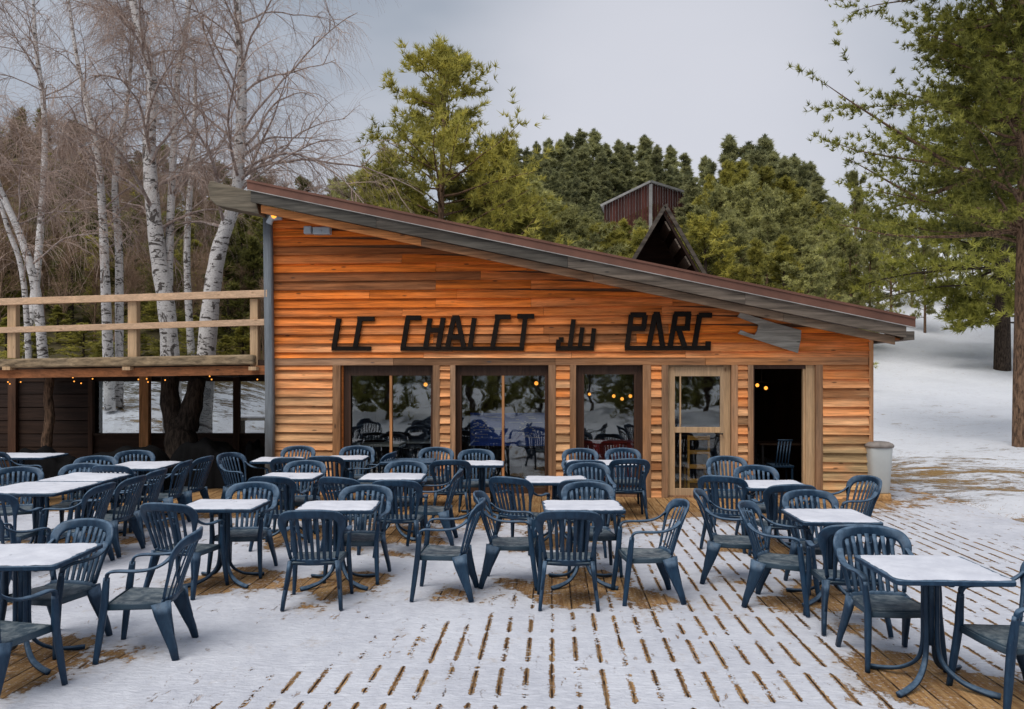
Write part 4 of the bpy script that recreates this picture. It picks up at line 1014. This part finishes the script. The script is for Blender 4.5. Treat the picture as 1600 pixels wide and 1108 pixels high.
def birch(name, label, trunks, seed, nl=34, nsub=9, ntw=9, tw=.0045, limbL=3.4, group='bare silver birches behind the balcony', side=None):
    rng = np.random.RandomState(seed); base = Vector(trunks[0][0][0]); base.z -= .3
    t = thing(name, label, 'tree', base, 0, group); b0 = np.array(base)
    LP, LD, LL, LR = [], [], [], []
    for (pts_, rs_) in trunks:
        pp = bez([Vector(p_)-base for p_ in pts_], 6); n = len(pp); rr = np.interp(np.linspace(0, 1, n), np.linspace(0, 1, len(rs_)), rs_)
        m = MB(); m.sweep(pp, [(r_*(1+.05*math.sin(i*2.1)), r_) for i, r_ in enumerate(rr)], 12, up=(0, 1, .02), pw=1); m.build('trunk', M['birch'], t)
        arr = np.array([list(p_) for p_ in pp])
        nk = max(4, int(nl*(arr[-1, 2]-arr[0, 2])/12)); f = np.sort(rng.uniform(.30, .99, nk))
        for q in f:
            i = q*(n-1); i0 = min(int(i), n-2); p_ = arr[i0]+(arr[i0+1]-arr[i0])*(i-i0); az = rng.uniform(0, 2*math.pi); el = R(rng.uniform(28, 62))
            LP.append(p_); LD.append([math.cos(az)*math.cos(el), math.sin(az)*math.cos(el), math.sin(el)]); LL.append(limbL*(1.15-.65*q)*rng.uniform(.6, 1.2)); LR.append(max(.012, rr[i0]*.28))
    LP, LD, LL, LR = map(np.array, (LP, LD, LL, LR))
    limbs = grow(rng, LP, LD, LL, 12, .055, .10)
    v_, f_ = tubes(limbs, LR, LR*.22, 6); link('limbs', np_mesh('limbs', v_, f_, M['limb'], None, True), t)
    a, d, ix, tt = child(rng, limbs, nsub, .15, .98, .75, .15); L2 = LL[ix]*rng.uniform(.18, .45, len(ix))*(1.15-.5*tt)
    s2 = grow(rng, a, d, L2, 7, .09, .13)
    a, d, ix3, t3 = child(rng, s2, ntw, .1, 1, .65, 0); L3 = rng.uniform(.35, 1.2, len(a)); s3 = grow(rng, a, d, L3, 6, .20, .10)
    a, d, ix4, t4 = child(rng, s3[::2], 1, .1, .8, .5, 0); L4 = rng.uniform(.2, .5, len(a)); s4 = grow(rng, a, d, L4, 4, .22, .10)
    o1 = np.ones
    v_, f_ = join([tubes(s2, LR[ix]*.3+.003, LR[ix]*0+.0035), tubes(s3, o1(len(s3))*tw*.85, o1(len(s3))*tw*.5), tubes(s4, o1(len(s4))*tw*.65, o1(len(s4))*tw*.45)])
    link('twigs', np_mesh('twigs', v_, f_, M['twig']), t)
    return t
def TP(px, py, Y_): p_ = P(px, py, Y_); return p_
def G(px, Y_): x_ = (px-CX)/F*Y_; return Vector((x_, Y_, H(x_, Y_)))
birch('birch_tree', 'largest white birch with a forked trunk, left of the sloping birch', [([G(272, 19), TP(262, 500, 19), TP(246, 390, 19), TP(233, 240, 19), TP(238, 130, 19), TP(214, 30, 19), TP(190, -80, 19), TP(180, -190, 19)], [.24, .20, .18, .15, .12, .10, .06, .02]),
   ([TP(262, 470, 19.1), TP(264, 400, 19.2), TP(270, 260, 19.3), TP(278, 120, 19.4), TP(300, -20, 19.5), TP(305, -140, 19.6)], [.12, .10, .08, .06, .04, .015])], 11, 34, 9, 9, .0034, 3.2)
birch('birch_tree', 'white birch whose trunk bends behind the left end of the roof', [([G(312, 18), TP(325, 520, 18), TP(340, 400, 18), TP(368, 310, 18), TP(374, 240, 18), TP(378, 120, 18), TP(370, -10, 18), TP(372, -130, 18), TP(366, -230, 18)], [.24, .20, .17, .13, .125, .10, .075, .045, .015])], 22, 38, 10, 11, .0031, 4.4)
birch('birch_tree', 'slender pale birch between the leftmost and the forked one', [([G(172, 20.5), TP(166, 480, 20.5), TP(160, 330, 20.5), TP(150, 230, 20.5), TP(120, 90, 20.5), TP(100, -60, 20.5)], [.14, .12, .10, .08, .05, .02]), ([G(186, 20.8), TP(186, 400, 20.8), TP(180, 280, 20.8), TP(200, 150, 20.8), TP(215, -40, 20.8)], [.11, .10, .08, .05, .02])], 33, 26, 8, 7, .0036, 3.0)
birch('birch_tree', 'leaning thin birch cluster at the left edge behind the railing', [([G(78, 17.5), TP(60, 480, 17.5), TP(32, 370, 17.5), TP(-5, 280, 17.5), TP(-30, 150, 17.5)], [.12, .10, .075, .06, .02]), ([G(50, 18), TP(38, 450, 18), TP(10, 350, 18), TP(-20, 250, 18)], [.07, .06, .05, .02])], 44, 16, 8, 8, .0046, 2.8)
birch('birch_tree', 'bare birch crown filling the top left corner of the sky', [([G(40, 24), TP(60, 400, 24), TP(70, 200, 24), TP(55, 60, 24), TP(50, -80, 24)], [.14, .11, .08, .06, .02])], 55, 32, 8, 8, .0042, 4.2)
birch('birch_tree', 'bare birch crown behind the forked birch, its trunk thin and grey', [([G(300, 25), TP(292, 400, 25), TP(300, 250, 25), TP(305, 120, 25), TP(290, 0, 25)], [.12, .10, .08, .05, .02])], 66, 14, 8, 6, .0045, 3.2)

def conifer_data(seed, h=10, spread=2.6, nwh=15, per=5, tufts=12, L=.26, W=.035, K=9, base=.22, prof='round', droop=.0, irr=.3, lift=.25, nsb=5, rb=None, pe=.55):
    """returns trunk (V,F), crown (V,F,C)"""
    rng = np.random.RandomState(seed); P0, D0, LL = [], [], []
    tz = np.linspace(base, .99, nwh)
    for q in tz:
        pr = {'round': math.sin(math.pi*min(1, (1.06-q)/(1.06-base)*.62+.02))**.8 if q < 1 else .1, 'cone': (1.03-q)/(1.03-base), 'pine': (1.04-q)**pe/(1.04-base)**pe*(.75+.25*math.sin(q*19+seed))}[prof]
        for k in range(per):
            az = rng.uniform(0, 6.283); el = R(rng.uniform(-8, 22)+q*32-droop)
            P0.append([0, 0, h*(q+rng.uniform(-.5, .5)/nwh)]); D0.append([math.cos(az)*math.cos(el), math.sin(az)*math.cos(el), math.sin(el)]); LL.append(spread*max(.08, pr)*rng.uniform(1-irr, 1+irr*.5))
    P0, D0, LL = map(np.array, (P0, D0, LL)); br = grow(rng, P0, D0, LL, 6, -lift*.10, .08)
    a, d, ix, tt = child(rng, br, nsb, .25, .98, .85, .05); d[:, 2] *= .35; d = nrm(d); sb = grow(rng, a, d, LL[ix]*.34*rng.uniform(.5, 1.2, len(ix)), 3, -.10, .08)
    A1 = child(rng, sb, max(1, tufts//4), .15, 1, .5, .35); A2 = child(rng, br, tufts//2, .35, 1, .5, .35)
    PP = np.concatenate([A1[0], A2[0]]); DD = np.concatenate([A1[1], A2[1]])
    nl_ = 80; zl_ = rng.uniform(.84, 1.05, nl_); PL = np.stack([rng.randn(nl_)*.055*h*(1.06-zl_), rng.randn(nl_)*.055*h*(1.06-zl_), zl_*h], -1); DL = np.stack([rng.randn(nl_)*.35, rng.randn(nl_)*.35, np.ones(nl_)], -1)
    PP = PP+rng.randn(*PP.shape)*L*.25; PP = np.concatenate([PP, PL]); DD = np.concatenate([DD, DL])
    n = len(PP); dr_ = nrm(DD[:, None]*.75+rng.randn(n, K, 3)*.62+np.array([0, 0, .22])); sd = nrm(np.cross(dr_, rng.randn(n, K, 3)))*W/2
    ln = L*rng.uniform(.6, 1.15, (n, K, 1)); p_ = PP[:, None]+dr_*0.0
    V = np.stack([p_-sd, p_+sd, p_+dr_*ln+sd*.3, ], 2).reshape(-1, 3); fc = np.arange(len(V)).reshape(-1, 3)
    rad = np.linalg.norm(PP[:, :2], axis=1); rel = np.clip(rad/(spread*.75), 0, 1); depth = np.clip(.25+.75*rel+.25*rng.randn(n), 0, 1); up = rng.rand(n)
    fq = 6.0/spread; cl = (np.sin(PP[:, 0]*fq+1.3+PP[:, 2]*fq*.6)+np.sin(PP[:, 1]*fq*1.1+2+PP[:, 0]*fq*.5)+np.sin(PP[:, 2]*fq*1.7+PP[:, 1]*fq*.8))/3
    depth = np.clip(depth*.45+.28+.38*cl+.16*rng.randn(n)+np.where(np.arange(n) < len(A1[0]), 0, -.12), 0, 1)  # crown shading baked into colour: inner tufts and clump hollows darker
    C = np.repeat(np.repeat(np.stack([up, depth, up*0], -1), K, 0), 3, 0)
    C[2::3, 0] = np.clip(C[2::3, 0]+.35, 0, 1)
    tr = np.zeros((1, 9, 3)); tr[0, :, 2] = np.linspace(-.4, h*.99, 9); tr[0, :, 0] = .12*np.sin(np.linspace(0, 5, 9)+seed)*np.linspace(0, 1, 9); 
    rb = rb or h*.018
    tv = join([tubes(tr, np.array([rb]), np.array([rb*.2]), 10), tubes(br, LL*.010+.01, LL*0+.006, 4)])
    return tv, (V, fc, C)
def conifer(name, label, loc, mats, group=None, **kw):
    tv, cv = conifer_data(**kw); t = thing(name, label, 'tree', loc, 0, group)
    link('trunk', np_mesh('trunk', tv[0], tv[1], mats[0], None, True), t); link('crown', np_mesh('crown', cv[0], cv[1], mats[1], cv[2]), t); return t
# big pine behind the roof
gx = G(690, 27); topz = P(690, 98, 27).z
conifer('pine_tree', 'tall yellow green pine rising behind the middle of the roof', gx, (M['bark'], M['pine']), seed=3, h=topz-gx.z, spread=5.6, nwh=20, per=6, tufts=22, L=.26, W=.034, K=12, base=.14, prof='pine', irr=.5, lift=.5, droop=14, nsb=8, pe=.62)
gx = G(610, 30)
conifer('pine_tree', 'bushy yellow green pine at the left foot of the tall pine behind the roof', gx, (M['bark'], M['pine']), seed=5, h=P(0, 268, 30).z-gx.z, spread=2.6, nwh=16, per=6, tufts=16, L=.26, W=.035, K=11, base=.1, prof='round', lift=.4)
gx = G(775, 29)
conifer('pine_tree', 'bushy yellow green pine at the right foot of the tall pine behind the roof', gx, (M['bark'], M['pine']), seed=6, h=P(0, 240, 29).z-gx.z, spread=2.7, nwh=16, per=6, tufts=16, L=.26, W=.035, K=11, base=.1, prof='round', lift=.4)
# large pines at the right
gx = Vector((12.75, 20, H(12.75, 20)))
conifer('pine_tree', 'towering dark pine at the right edge, nearest to the camera', gx, (M['bark'], M['pine_dark']), seed=12, h=15, spread=5.3, nwh=14, per=9, tufts=40, L=.17, W=.027, K=14, base=.34, prof='pine', irr=.42, lift=.3, nsb=10, droop=12, rb=.23, pe=.28)
gx = Vector((23.9, 39, H(23.9, 39)-.1))
conifer('pine_tree', 'dark spreading pine with a thick trunk on the slope behind the towering one', gx, (M['bark_dark'], M['pine_dark']), seed=14, h=16, spread=7.6, nwh=20, per=6, tufts=28, L=.38, W=.055, K=13, base=.16, prof='pine', irr=.45, lift=.25, nsb=9, droop=16, rb=.40, pe=.45)
gx = Vector((31.5, 46, H(31.5, 46)-.1))
conifer('pine_tree', 'farthest of the three large dark pines at the right edge', gx, (M['bark_dark'], M['pine_dark']), seed=15, h=15, spread=7, nwh=16, per=6, tufts=24, nsb=7, L=.36, W=.05, K=11, base=.25, prof='round', irr=.4, lift=.3)

# distance: shared variants
def variant(seed, mats, **kw):
    tv, cv = conifer_data(seed=seed, h=10, **kw); return (np_mesh('trunk', tv[0], tv[1], mats[0], None, True), np_mesh('crown', cv[0], cv[1], mats[1], cv[2]))
RV = [variant(100+i, (M['bark_dark'], M['ridge']), spread=2.1+.2*i, nwh=19, per=6, tufts=20, L=.27, W=.06, K=8, base=.06, prof=('cone', 'pine', 'cone', 'pine')[i], irr=.5, lift=.3, droop=(14, 20, 12, 16)[i], pe=.95) for i in range(4)]
OV = [variant(200+i, (M['bark'], M['olive']), spread=2.9+.3*i, nwh=14, per=5, tufts=26, L=.27, W=.055, K=8, base=.18, prof=('pine', 'round', 'pine')[i], irr=.4, lift=.4) for i in range(3)]
MV = [variant(300+i, (M['bark_dark'], M['pine']), spread=2.8+.2*i, nwh=16, per=5, tufts=26, L=.27, W=.055, K=8, base=.10, prof=('round', 'pine', 'cone')[i], irr=.35, lift=.35) for i in range(3)]
HV = [variant(400+i, (M['bark_dark'], M['hillgreen']), spread=2.8, nwh=12, per=5, tufts=10, L=.55, W=.13, K=6, base=.03, prof=('round', 'cone')[i], lift=.3) for i in range(2)]
rg = random.Random(42)
def plant(vs, px, ytop, Y_, name, label, group, minh=2.5, wide=1.0):
    x_ = (px-CX)/F*Y_; g_ = H(x_, Y_)-.15; h_ = max(minh, EYE-(ytop-HY)/F*Y_-g_); me = vs[rg.randrange(len(vs))]
    t = thing(name, label, 'tree', (x_, Y_, g_), rg.uniform(0, 6.28), group); s_ = h_/10; w_ = s_*wide*rg.uniform(.9, 1.15); 
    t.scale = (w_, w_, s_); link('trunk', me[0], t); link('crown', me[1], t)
prof = lambda xs_, ys_: (lambda x_: float(np.interp(x_, xs_, ys_)))
ridge = prof([740, 790, 820, 870, 920, 980, 1020, 1060, 1085, 1100], [262, 236, 230, 226, 214, 226, 232, 245, 268, 280])
for row, (Y_, dy) in enumerate(((92, 0), (86, 10), (80, 30), (74, 52), (68, 76))):
    for px in np.arange(735-row*5, 1100, 21):
        if row > 2 and 930 < px < 1090: continue
        plant(RV, px+rg.uniform(-7, 7), ridge(px)+dy+rg.uniform(-10, 24), Y_+rg.uniform(-2, 2), 'ridge_conifer', 'dark conifer of the dense stand on the skyline above the roof', 'conifers on the skyline ridge', 5, rg.uniform(1.15, 1.6))
mound = prof([1070, 1095, 1115, 1150, 1190, 1225, 1255, 1285, 1300], [285, 248, 232, 226, 218, 236, 252, 280, 310])
for row, (Y_, dy, vs) in enumerate(((66, 0, RV), (60, 16, RV), (54, 40, MV), (49, 75, OV), (44, 108, OV))):
    for px in np.arange(1082+row*3, 1310, 27):
        plant(vs, px+rg.uniform(-9, 9), mound(px)+dy+rg.uniform(-5, 18), Y_+rg.uniform(-2, 2), 'mound_conifer', 'conifer of the rounded grove right of the red cabin', 'conifers of the rounded grove', 4, 1.0 if row > 1 else rg.uniform(1.2, 1.6))
for i, (px, yt, Y_) in enumerate(((1338, 282, 50), (1312, 335, 46), (1372, 330, 56), (1392, 345, 52), (1425, 338, 58), (1445, 362, 50), (1360, 375, 44), (1328, 372, 42), (1405, 380, 60), (1465, 350, 64), (1500, 340, 66), (1540, 335, 60), (1580, 330, 62), (1290, 372, 40), (1350, 330, 66), (1300, 320, 62), (1380, 362, 68), (1480, 372, 58), (1520, 380, 56), (1410, 352, 70))):
    plant(OV, px, yt, Y_, 'slope_pine', 'thin light green pine standing on the snowy slope at the right', 'light pines on the snowy slope', 3, .85)
for i, (px, yt, Y_) in enumerate(((560, 292, 36), (585, 285, 34), (650, 300, 30), (720, 300, 29), (745, 278, 34), (800, 285, 34), (832, 292, 36), (860, 318, 38), (885, 335, 42), (915, 345, 44), (940, 362, 40), (975, 352, 48), (1000, 350, 52), (965, 372, 34), (1000, 368, 36), (1080, 345, 40), (1065, 352, 44), (820, 325, 30), (880, 350, 30), (1040, 360, 38), (1100, 350, 36), (1135, 350, 38), (1180, 385, 34), (1225, 380, 36), (1262, 395, 34))):
    plant(MV if i % 3 else OV, px, yt, Y_, 'bushy_pine', 'bushy green pine in the belt just behind the chalet roof', 'bushy pines behind the roof', 3, 1.25)
for i, (px, yt, Y_) in enumerate(((165, 585, 23), (262, 600, 24), (352, 600, 25), (215, 520, 26), (130, 520, 24.5), (60, 510, 24), (10, 500, 25), (300, 515, 27), (380, 505, 28), (90, 480, 28), (180, 470, 30), (250, 470, 31), (20, 450, 30), (340, 460, 32))):
    plant(MV, px, yt, Y_, 'undergrowth_conifer', 'low green young conifer under the birches behind the railing', 'young conifers under the birches', 1.3, 2.0)
# wooded hill on the left: green conifers and brown bare trees
hill = prof([-80, 0, 60, 120, 200, 280, 350, 420, 480, 540, 580], [140, 150, 175, 196, 222, 246, 262, 272, 276, 290, 296])
for row in range(7):
    Y_ = 76-row*7.2
    for px in np.arange(-70, 560-row*14, 46):
        plant(HV if (row+int(px/46)) % 3 else MV, px+rg.uniform(-14, 14), hill(px)+row*33+rg.uniform(-2, 22), Y_+rg.uniform(-3, 3), 'hill_conifer', 'dark green conifer scattered over the wooded hill behind the birches', 'conifers on the wooded hill', 4, 1.3)
def bare_variant(seed):
    rng = np.random.RandomState(seed); tr = grow(rng, np.array([[0, 0, -.3]]), np.array([[.05, .03, 1.]]), np.array([9.]), 10, -.02, .05)
    a, d, ix, tt = child(rng, tr, 34, .18, .98, .7, .45); L1 = (3.1*(1.1-tt*.75))*rng.uniform(.6, 1.2, len(a)); s1 = grow(rng, a, d, L1, 6, -.04, .12)
    a, d, ix, tt = child(rng, s1, 9, .15, 1, .6, .2); s2 = grow(rng, a, d, rng.uniform(.4, 1.5, len(a)), 5, -.02, .16)
    a, d, ix, tt = child(rng, s2, 4, .1, 1, .6, .1); s3 = grow(rng, a, d, rng.uniform(.25, .8, len(a)), 3, 0, .15)
    o1 = np.ones
    return (np_mesh('trunk', *tubes(tr, np.array([.11]), np.array([.02]), 7), M['thicket'], None, True), np_mesh('branches', *join([tubes(s1, o1(len(s1))*.028, o1(len(s1))*.01), tubes(s2, o1(len(s2))*.013, o1(len(s2))*.007), tubes(s3, o1(len(s3))*.009, o1(len(s3))*.006)]), M['thicket']))
BV = [bare_variant(500+i) for i in range(3)]
def plant_bare(px, ytop, Y_):
    x_ = (px-CX)/F*Y_; g_ = H(x_, Y_)-.1; h_ = max(3, EYE-(ytop-HY)/F*Y_-g_); me = BV[rg.randrange(3)]
    t = thing('bare_tree', 'leafless brown tree in the thicket on the hill behind the birches', 'tree', (x_, Y_, g_), rg.uniform(0, 6.28), 'leafless trees of the hill thicket'); s_ = h_/9.5; t.scale = (s_*1.1, s_*1.1, s_)
    link('trunk', me[0], t); link('branches', me[1], t)
for row in range(7):
    Y_ = 70-row*6.6
    for px in np.arange(-60, 520-row*12, 29):
        plant_bare(px+rg.uniform(-16, 16), hill(px)+row*30+rg.uniform(-8, 14), Y_+rg.uniform(-3, 3))
# trees and slope behind the camera, mirrored in the panes
for i, (x_, y__, h_) in enumerate(((-9, -11, 9), (-5.5, -14, 11), (-2.2, -17, 8), (3.0, -13, 9), (6.5, -16, 11), (10.5, -12, 9), (0.4, -22, 8), (14, -18, 11), (-13, -17, 12), (-17, -34, 10), (-12, -36, 9), (-7, -35, 10), (-2, -37, 9), (3, -35, 11), (8, -36, 9), (13, -34, 10), (18, -36, 11), (23, -34, 10))):
    me = HV[i % 2]; t = thing('mirrored_pine', 'pine standing across the terrace and mirrored in the window panes', 'tree', (x_, y__, -.1), i*1.3, 'pines mirrored in the panes'); t.scale = (h_/10*.8, h_/10*.8, h_/10)
    link('trunk', me[0], t); link('crown', me[1], t)

# red cabin
Yc = 60; cb = thing('red_cabin', 'dark red cabin with a pale edged gable roof among the trees on the hill', 'cabin')
a_, l_, r_ = P(1016, 286, Yc), P(944, 321, Yc), P(1078, 305, Yc+2.5); zb_ = H(a_.x, Yc)-.5
l_.y = Yc; zl, zrr = l_.z, r_.z
m = MB(); n_ = 16
def wallp(mb, p, q, zp, zq):
    for i in range(n_):
        f0, f1 = i/n_, (i+1)/n_-.008; P_ = p.lerp(q, f0); Q_ = p.lerp(q, f1); z0_, z1_ = zp+(zq-zp)*f0, zp+(zq-zp)*f1; o_ = .04*(i % 2)
        mb.add([(P_.x, P_.y-o_, zb_), (Q_.x, Q_.y-o_, zb_), (Q_.x, Q_.y-o_, z1_), (P_.x, P_.y-o_, z0_)], [(0, 1, 2, 3)], (rnd.random(), rnd.random(), rnd.random()))
wallp(m, l_, a_, l_.z, a_.z); wallp(m, a_, r_, a_.z, r_.z); m.build('wall', M['redcabin'], cb)
m = MB(); up = Vector((0, 0, .28)); fw = Vector((0, -.25, 0)); bk = Vector((1.5, 7, 0)); ov = (l_-a_).normalized()*.3
slab(m, a_+fw, l_+ov+fw, a_+bk, l_+ov+bk, -.16); slab(m, a_+fw, r_+(r_-a_).normalized()*.2+fw, a_+bk, r_+bk, .16); m.build('roof', M['shed_metal'], cb)
m = MB(); m.box(a_.x-.12, a_.x+.12, Yc-.16, Yc-.06, zb_, a_.z-.1); m.build('corner_strip', M['shed_metal'], cb)

# bright little objects behind the porch: wood pile, covered sledge
t = thing('snowy_bench', 'snow laden grey bench seen through the right porch opening', 'bench', (wx(398, 20), 20, H(wx(398, 20), 20))); m = MB(); m.box(-.4, .4, -.2, .2, .4, .46); m.build('seat', M['grey_h'], t)
for sx in (-.35, .3): m = MB(); m.box(sx, sx+.05, -.18, .18, -.1, .4); m.build('leg', M['grey_h'], t)
m = MB(); m.box(-.38, .38, -.18, .18, .461, .52); m.build('snow_cover', M['tsnow'], t, bevel=.02)

# grass tufts by the bin and on the right patch
rng = np.random.RandomState(9); Vs = []
gpos = [(6.3+rng.randn()*.55, 12.75+rng.randn()*.32) for _ in range(900)]+[(7.5+rng.randn()*1.2, 10.6+rng.randn()*.45) for _ in range(1400)]+[(8+rng.randn()*2.2, 15.5+rng.randn()*1.8) for _ in range(700)]
gpos = [(x_, y__) for x_, y__ in gpos if x_ > 6.1]
for x_, y__ in gpos:
    z_ = H(x_, y__)-.04; a_ = rng.uniform(0, 6.28); l__ = rng.uniform(.03, .11); dx, dy = math.cos(a_)*l__, math.sin(a_)*l__*.6
    Vs += [(x_-.004, y__, z_), (x_+.004, y__, z_), (x_+dx, y__+dy, z_+l__*.45)]
o = link('dry_grass', np_mesh('dry_grass', np.array(Vs), np.arange(len(Vs)).reshape(-1, 3), M['straw'])); tag(o, 'dry straw coloured grass poking through the snow right of the chalet', 'grass', kind='stuff')

# ---------------------------------------------------------------- world, sun, camera
w = bpy.data.worlds.new('World'); scene.world = w; w.use_nodes = True; nt = w.node_tree; nt.nodes.clear()
SE, SA = R(57), R(214)    # elevation, direction the light comes from (behind the camera, a little left)
out = nt.nodes.new('ShaderNodeOutputWorld'); bg = nt.nodes.new('ShaderNodeBackground'); bg2 = nt.nodes.new('ShaderNodeBackground'); mx = nt.nodes.new('ShaderNodeMixShader')
sky = nt.nodes.new('ShaderNodeTexSky'); sky.sky_type = 'NISHITA'; sky.sun_disc = False; sky.sun_elevation = SE; sky.sun_rotation = SA
nt.links.new(sky.outputs[0], bg.inputs[0]); bg.inputs[1].default_value = .06
tc = nt.nodes.new('ShaderNodeTexCoord'); sp = nt.nodes.new('ShaderNodeSeparateXYZ'); nt.links.new(tc.outputs['Generated'], sp.inputs[0])
mp = nt.nodes.new('ShaderNodeMapping'); mp.inputs['Scale'].default_value = (1, 1, 2.6); nt.links.new(tc.outputs['Generated'], mp.inputs[0])
nz = nt.nodes.new('ShaderNodeTexNoise'); nz.inputs['Scale'].default_value = 1.9; nz.inputs['Detail'].default_value = 4; nz.inputs['Roughness'].default_value = .55; nt.links.new(mp.outputs[0], nz.inputs[0])
cr = nt.nodes.new('ShaderNodeValToRGB'); cr.color_ramp.elements[0].position = .35; cr.color_ramp.elements[0].color = (.37, .42, .50, 1); cr.color_ramp.elements[1].position = .68; cr.color_ramp.elements[1].color = (.57, .60, .67, 1)
nt.links.new(nz.outputs[0], cr.inputs[0])
# brighter patch low over the ridge
vm = nt.nodes.new('ShaderNodeVectorMath'); vm.operation = 'DOT_PRODUCT'; nt.links.new(tc.outputs['Generated'], vm.inputs[0]); dv = Vector((250/F, 1, 400/F)).normalized(); vm.inputs[1].default_value = dv
mr = nt.nodes.new('ShaderNodeMapRange'); mr.interpolation_type = 'SMOOTHSTEP'; nt.links.new(vm.outputs['Value'], mr.inputs[0]); mr.inputs[1].default_value = .95; mr.inputs[2].default_value = 1.0; mr.inputs[3].default_value = 0; mr.inputs[4].default_value = .85
mc = nt.nodes.new('ShaderNodeMix'); mc.data_type = 'RGBA'; nt.links.new(mr.outputs[0], mc.inputs[0]); nt.links.new(cr.outputs[0], mc.inputs[6]); mc.inputs[7].default_value = (.74, .75, .82, 1)
nt.links.new(mc.outputs[2], bg2.inputs[0]); bg2.inputs[1].default_value = 1.0
mx.inputs[0].default_value = .92; nt.links.new(bg.outputs[0], mx.inputs[1]); nt.links.new(bg2.outputs[0], mx.inputs[2]); nt.links.new(mx.outputs[0], out.inputs[0])
ld = bpy.data.lights.new('sun', 'SUN'); ld.energy = 2.5; ld.angle = R(42); ld.color = (1, .96, .9); lo = bpy.data.objects.new('sun', ld); col.objects.link(lo)
dirv = Vector((math.sin(SA)*math.cos(SE), math.cos(SA)*math.cos(SE), math.sin(SE)))
lo.rotation_euler = dirv.to_track_quat('Z', 'Y').to_euler()
cd = bpy.data.cameras.new('camera'); cam = bpy.data.objects.new('camera', cd); col.objects.link(cam); scene.camera = cam
cam.location = (0, 0, EYE); cam.rotation_euler = (R(90), 0, 0); cd.sensor_width = 36; cd.lens = F/1600*36; cd.shift_y = (HY-554)/1600; cd.clip_end = 2000; cd.clip_start = .05
scene.view_settings.view_transform = 'Standard'; scene.view_settings.look = 'None'; scene.view_settings.exposure = 0
scene.cycles.transparent_max_bounces = 12; scene.cycles.max_bounces = 6; scene.cycles.diffuse_bounces = 3; scene.cycles.glossy_bounces = 3
scene.cycles.use_denoising = True
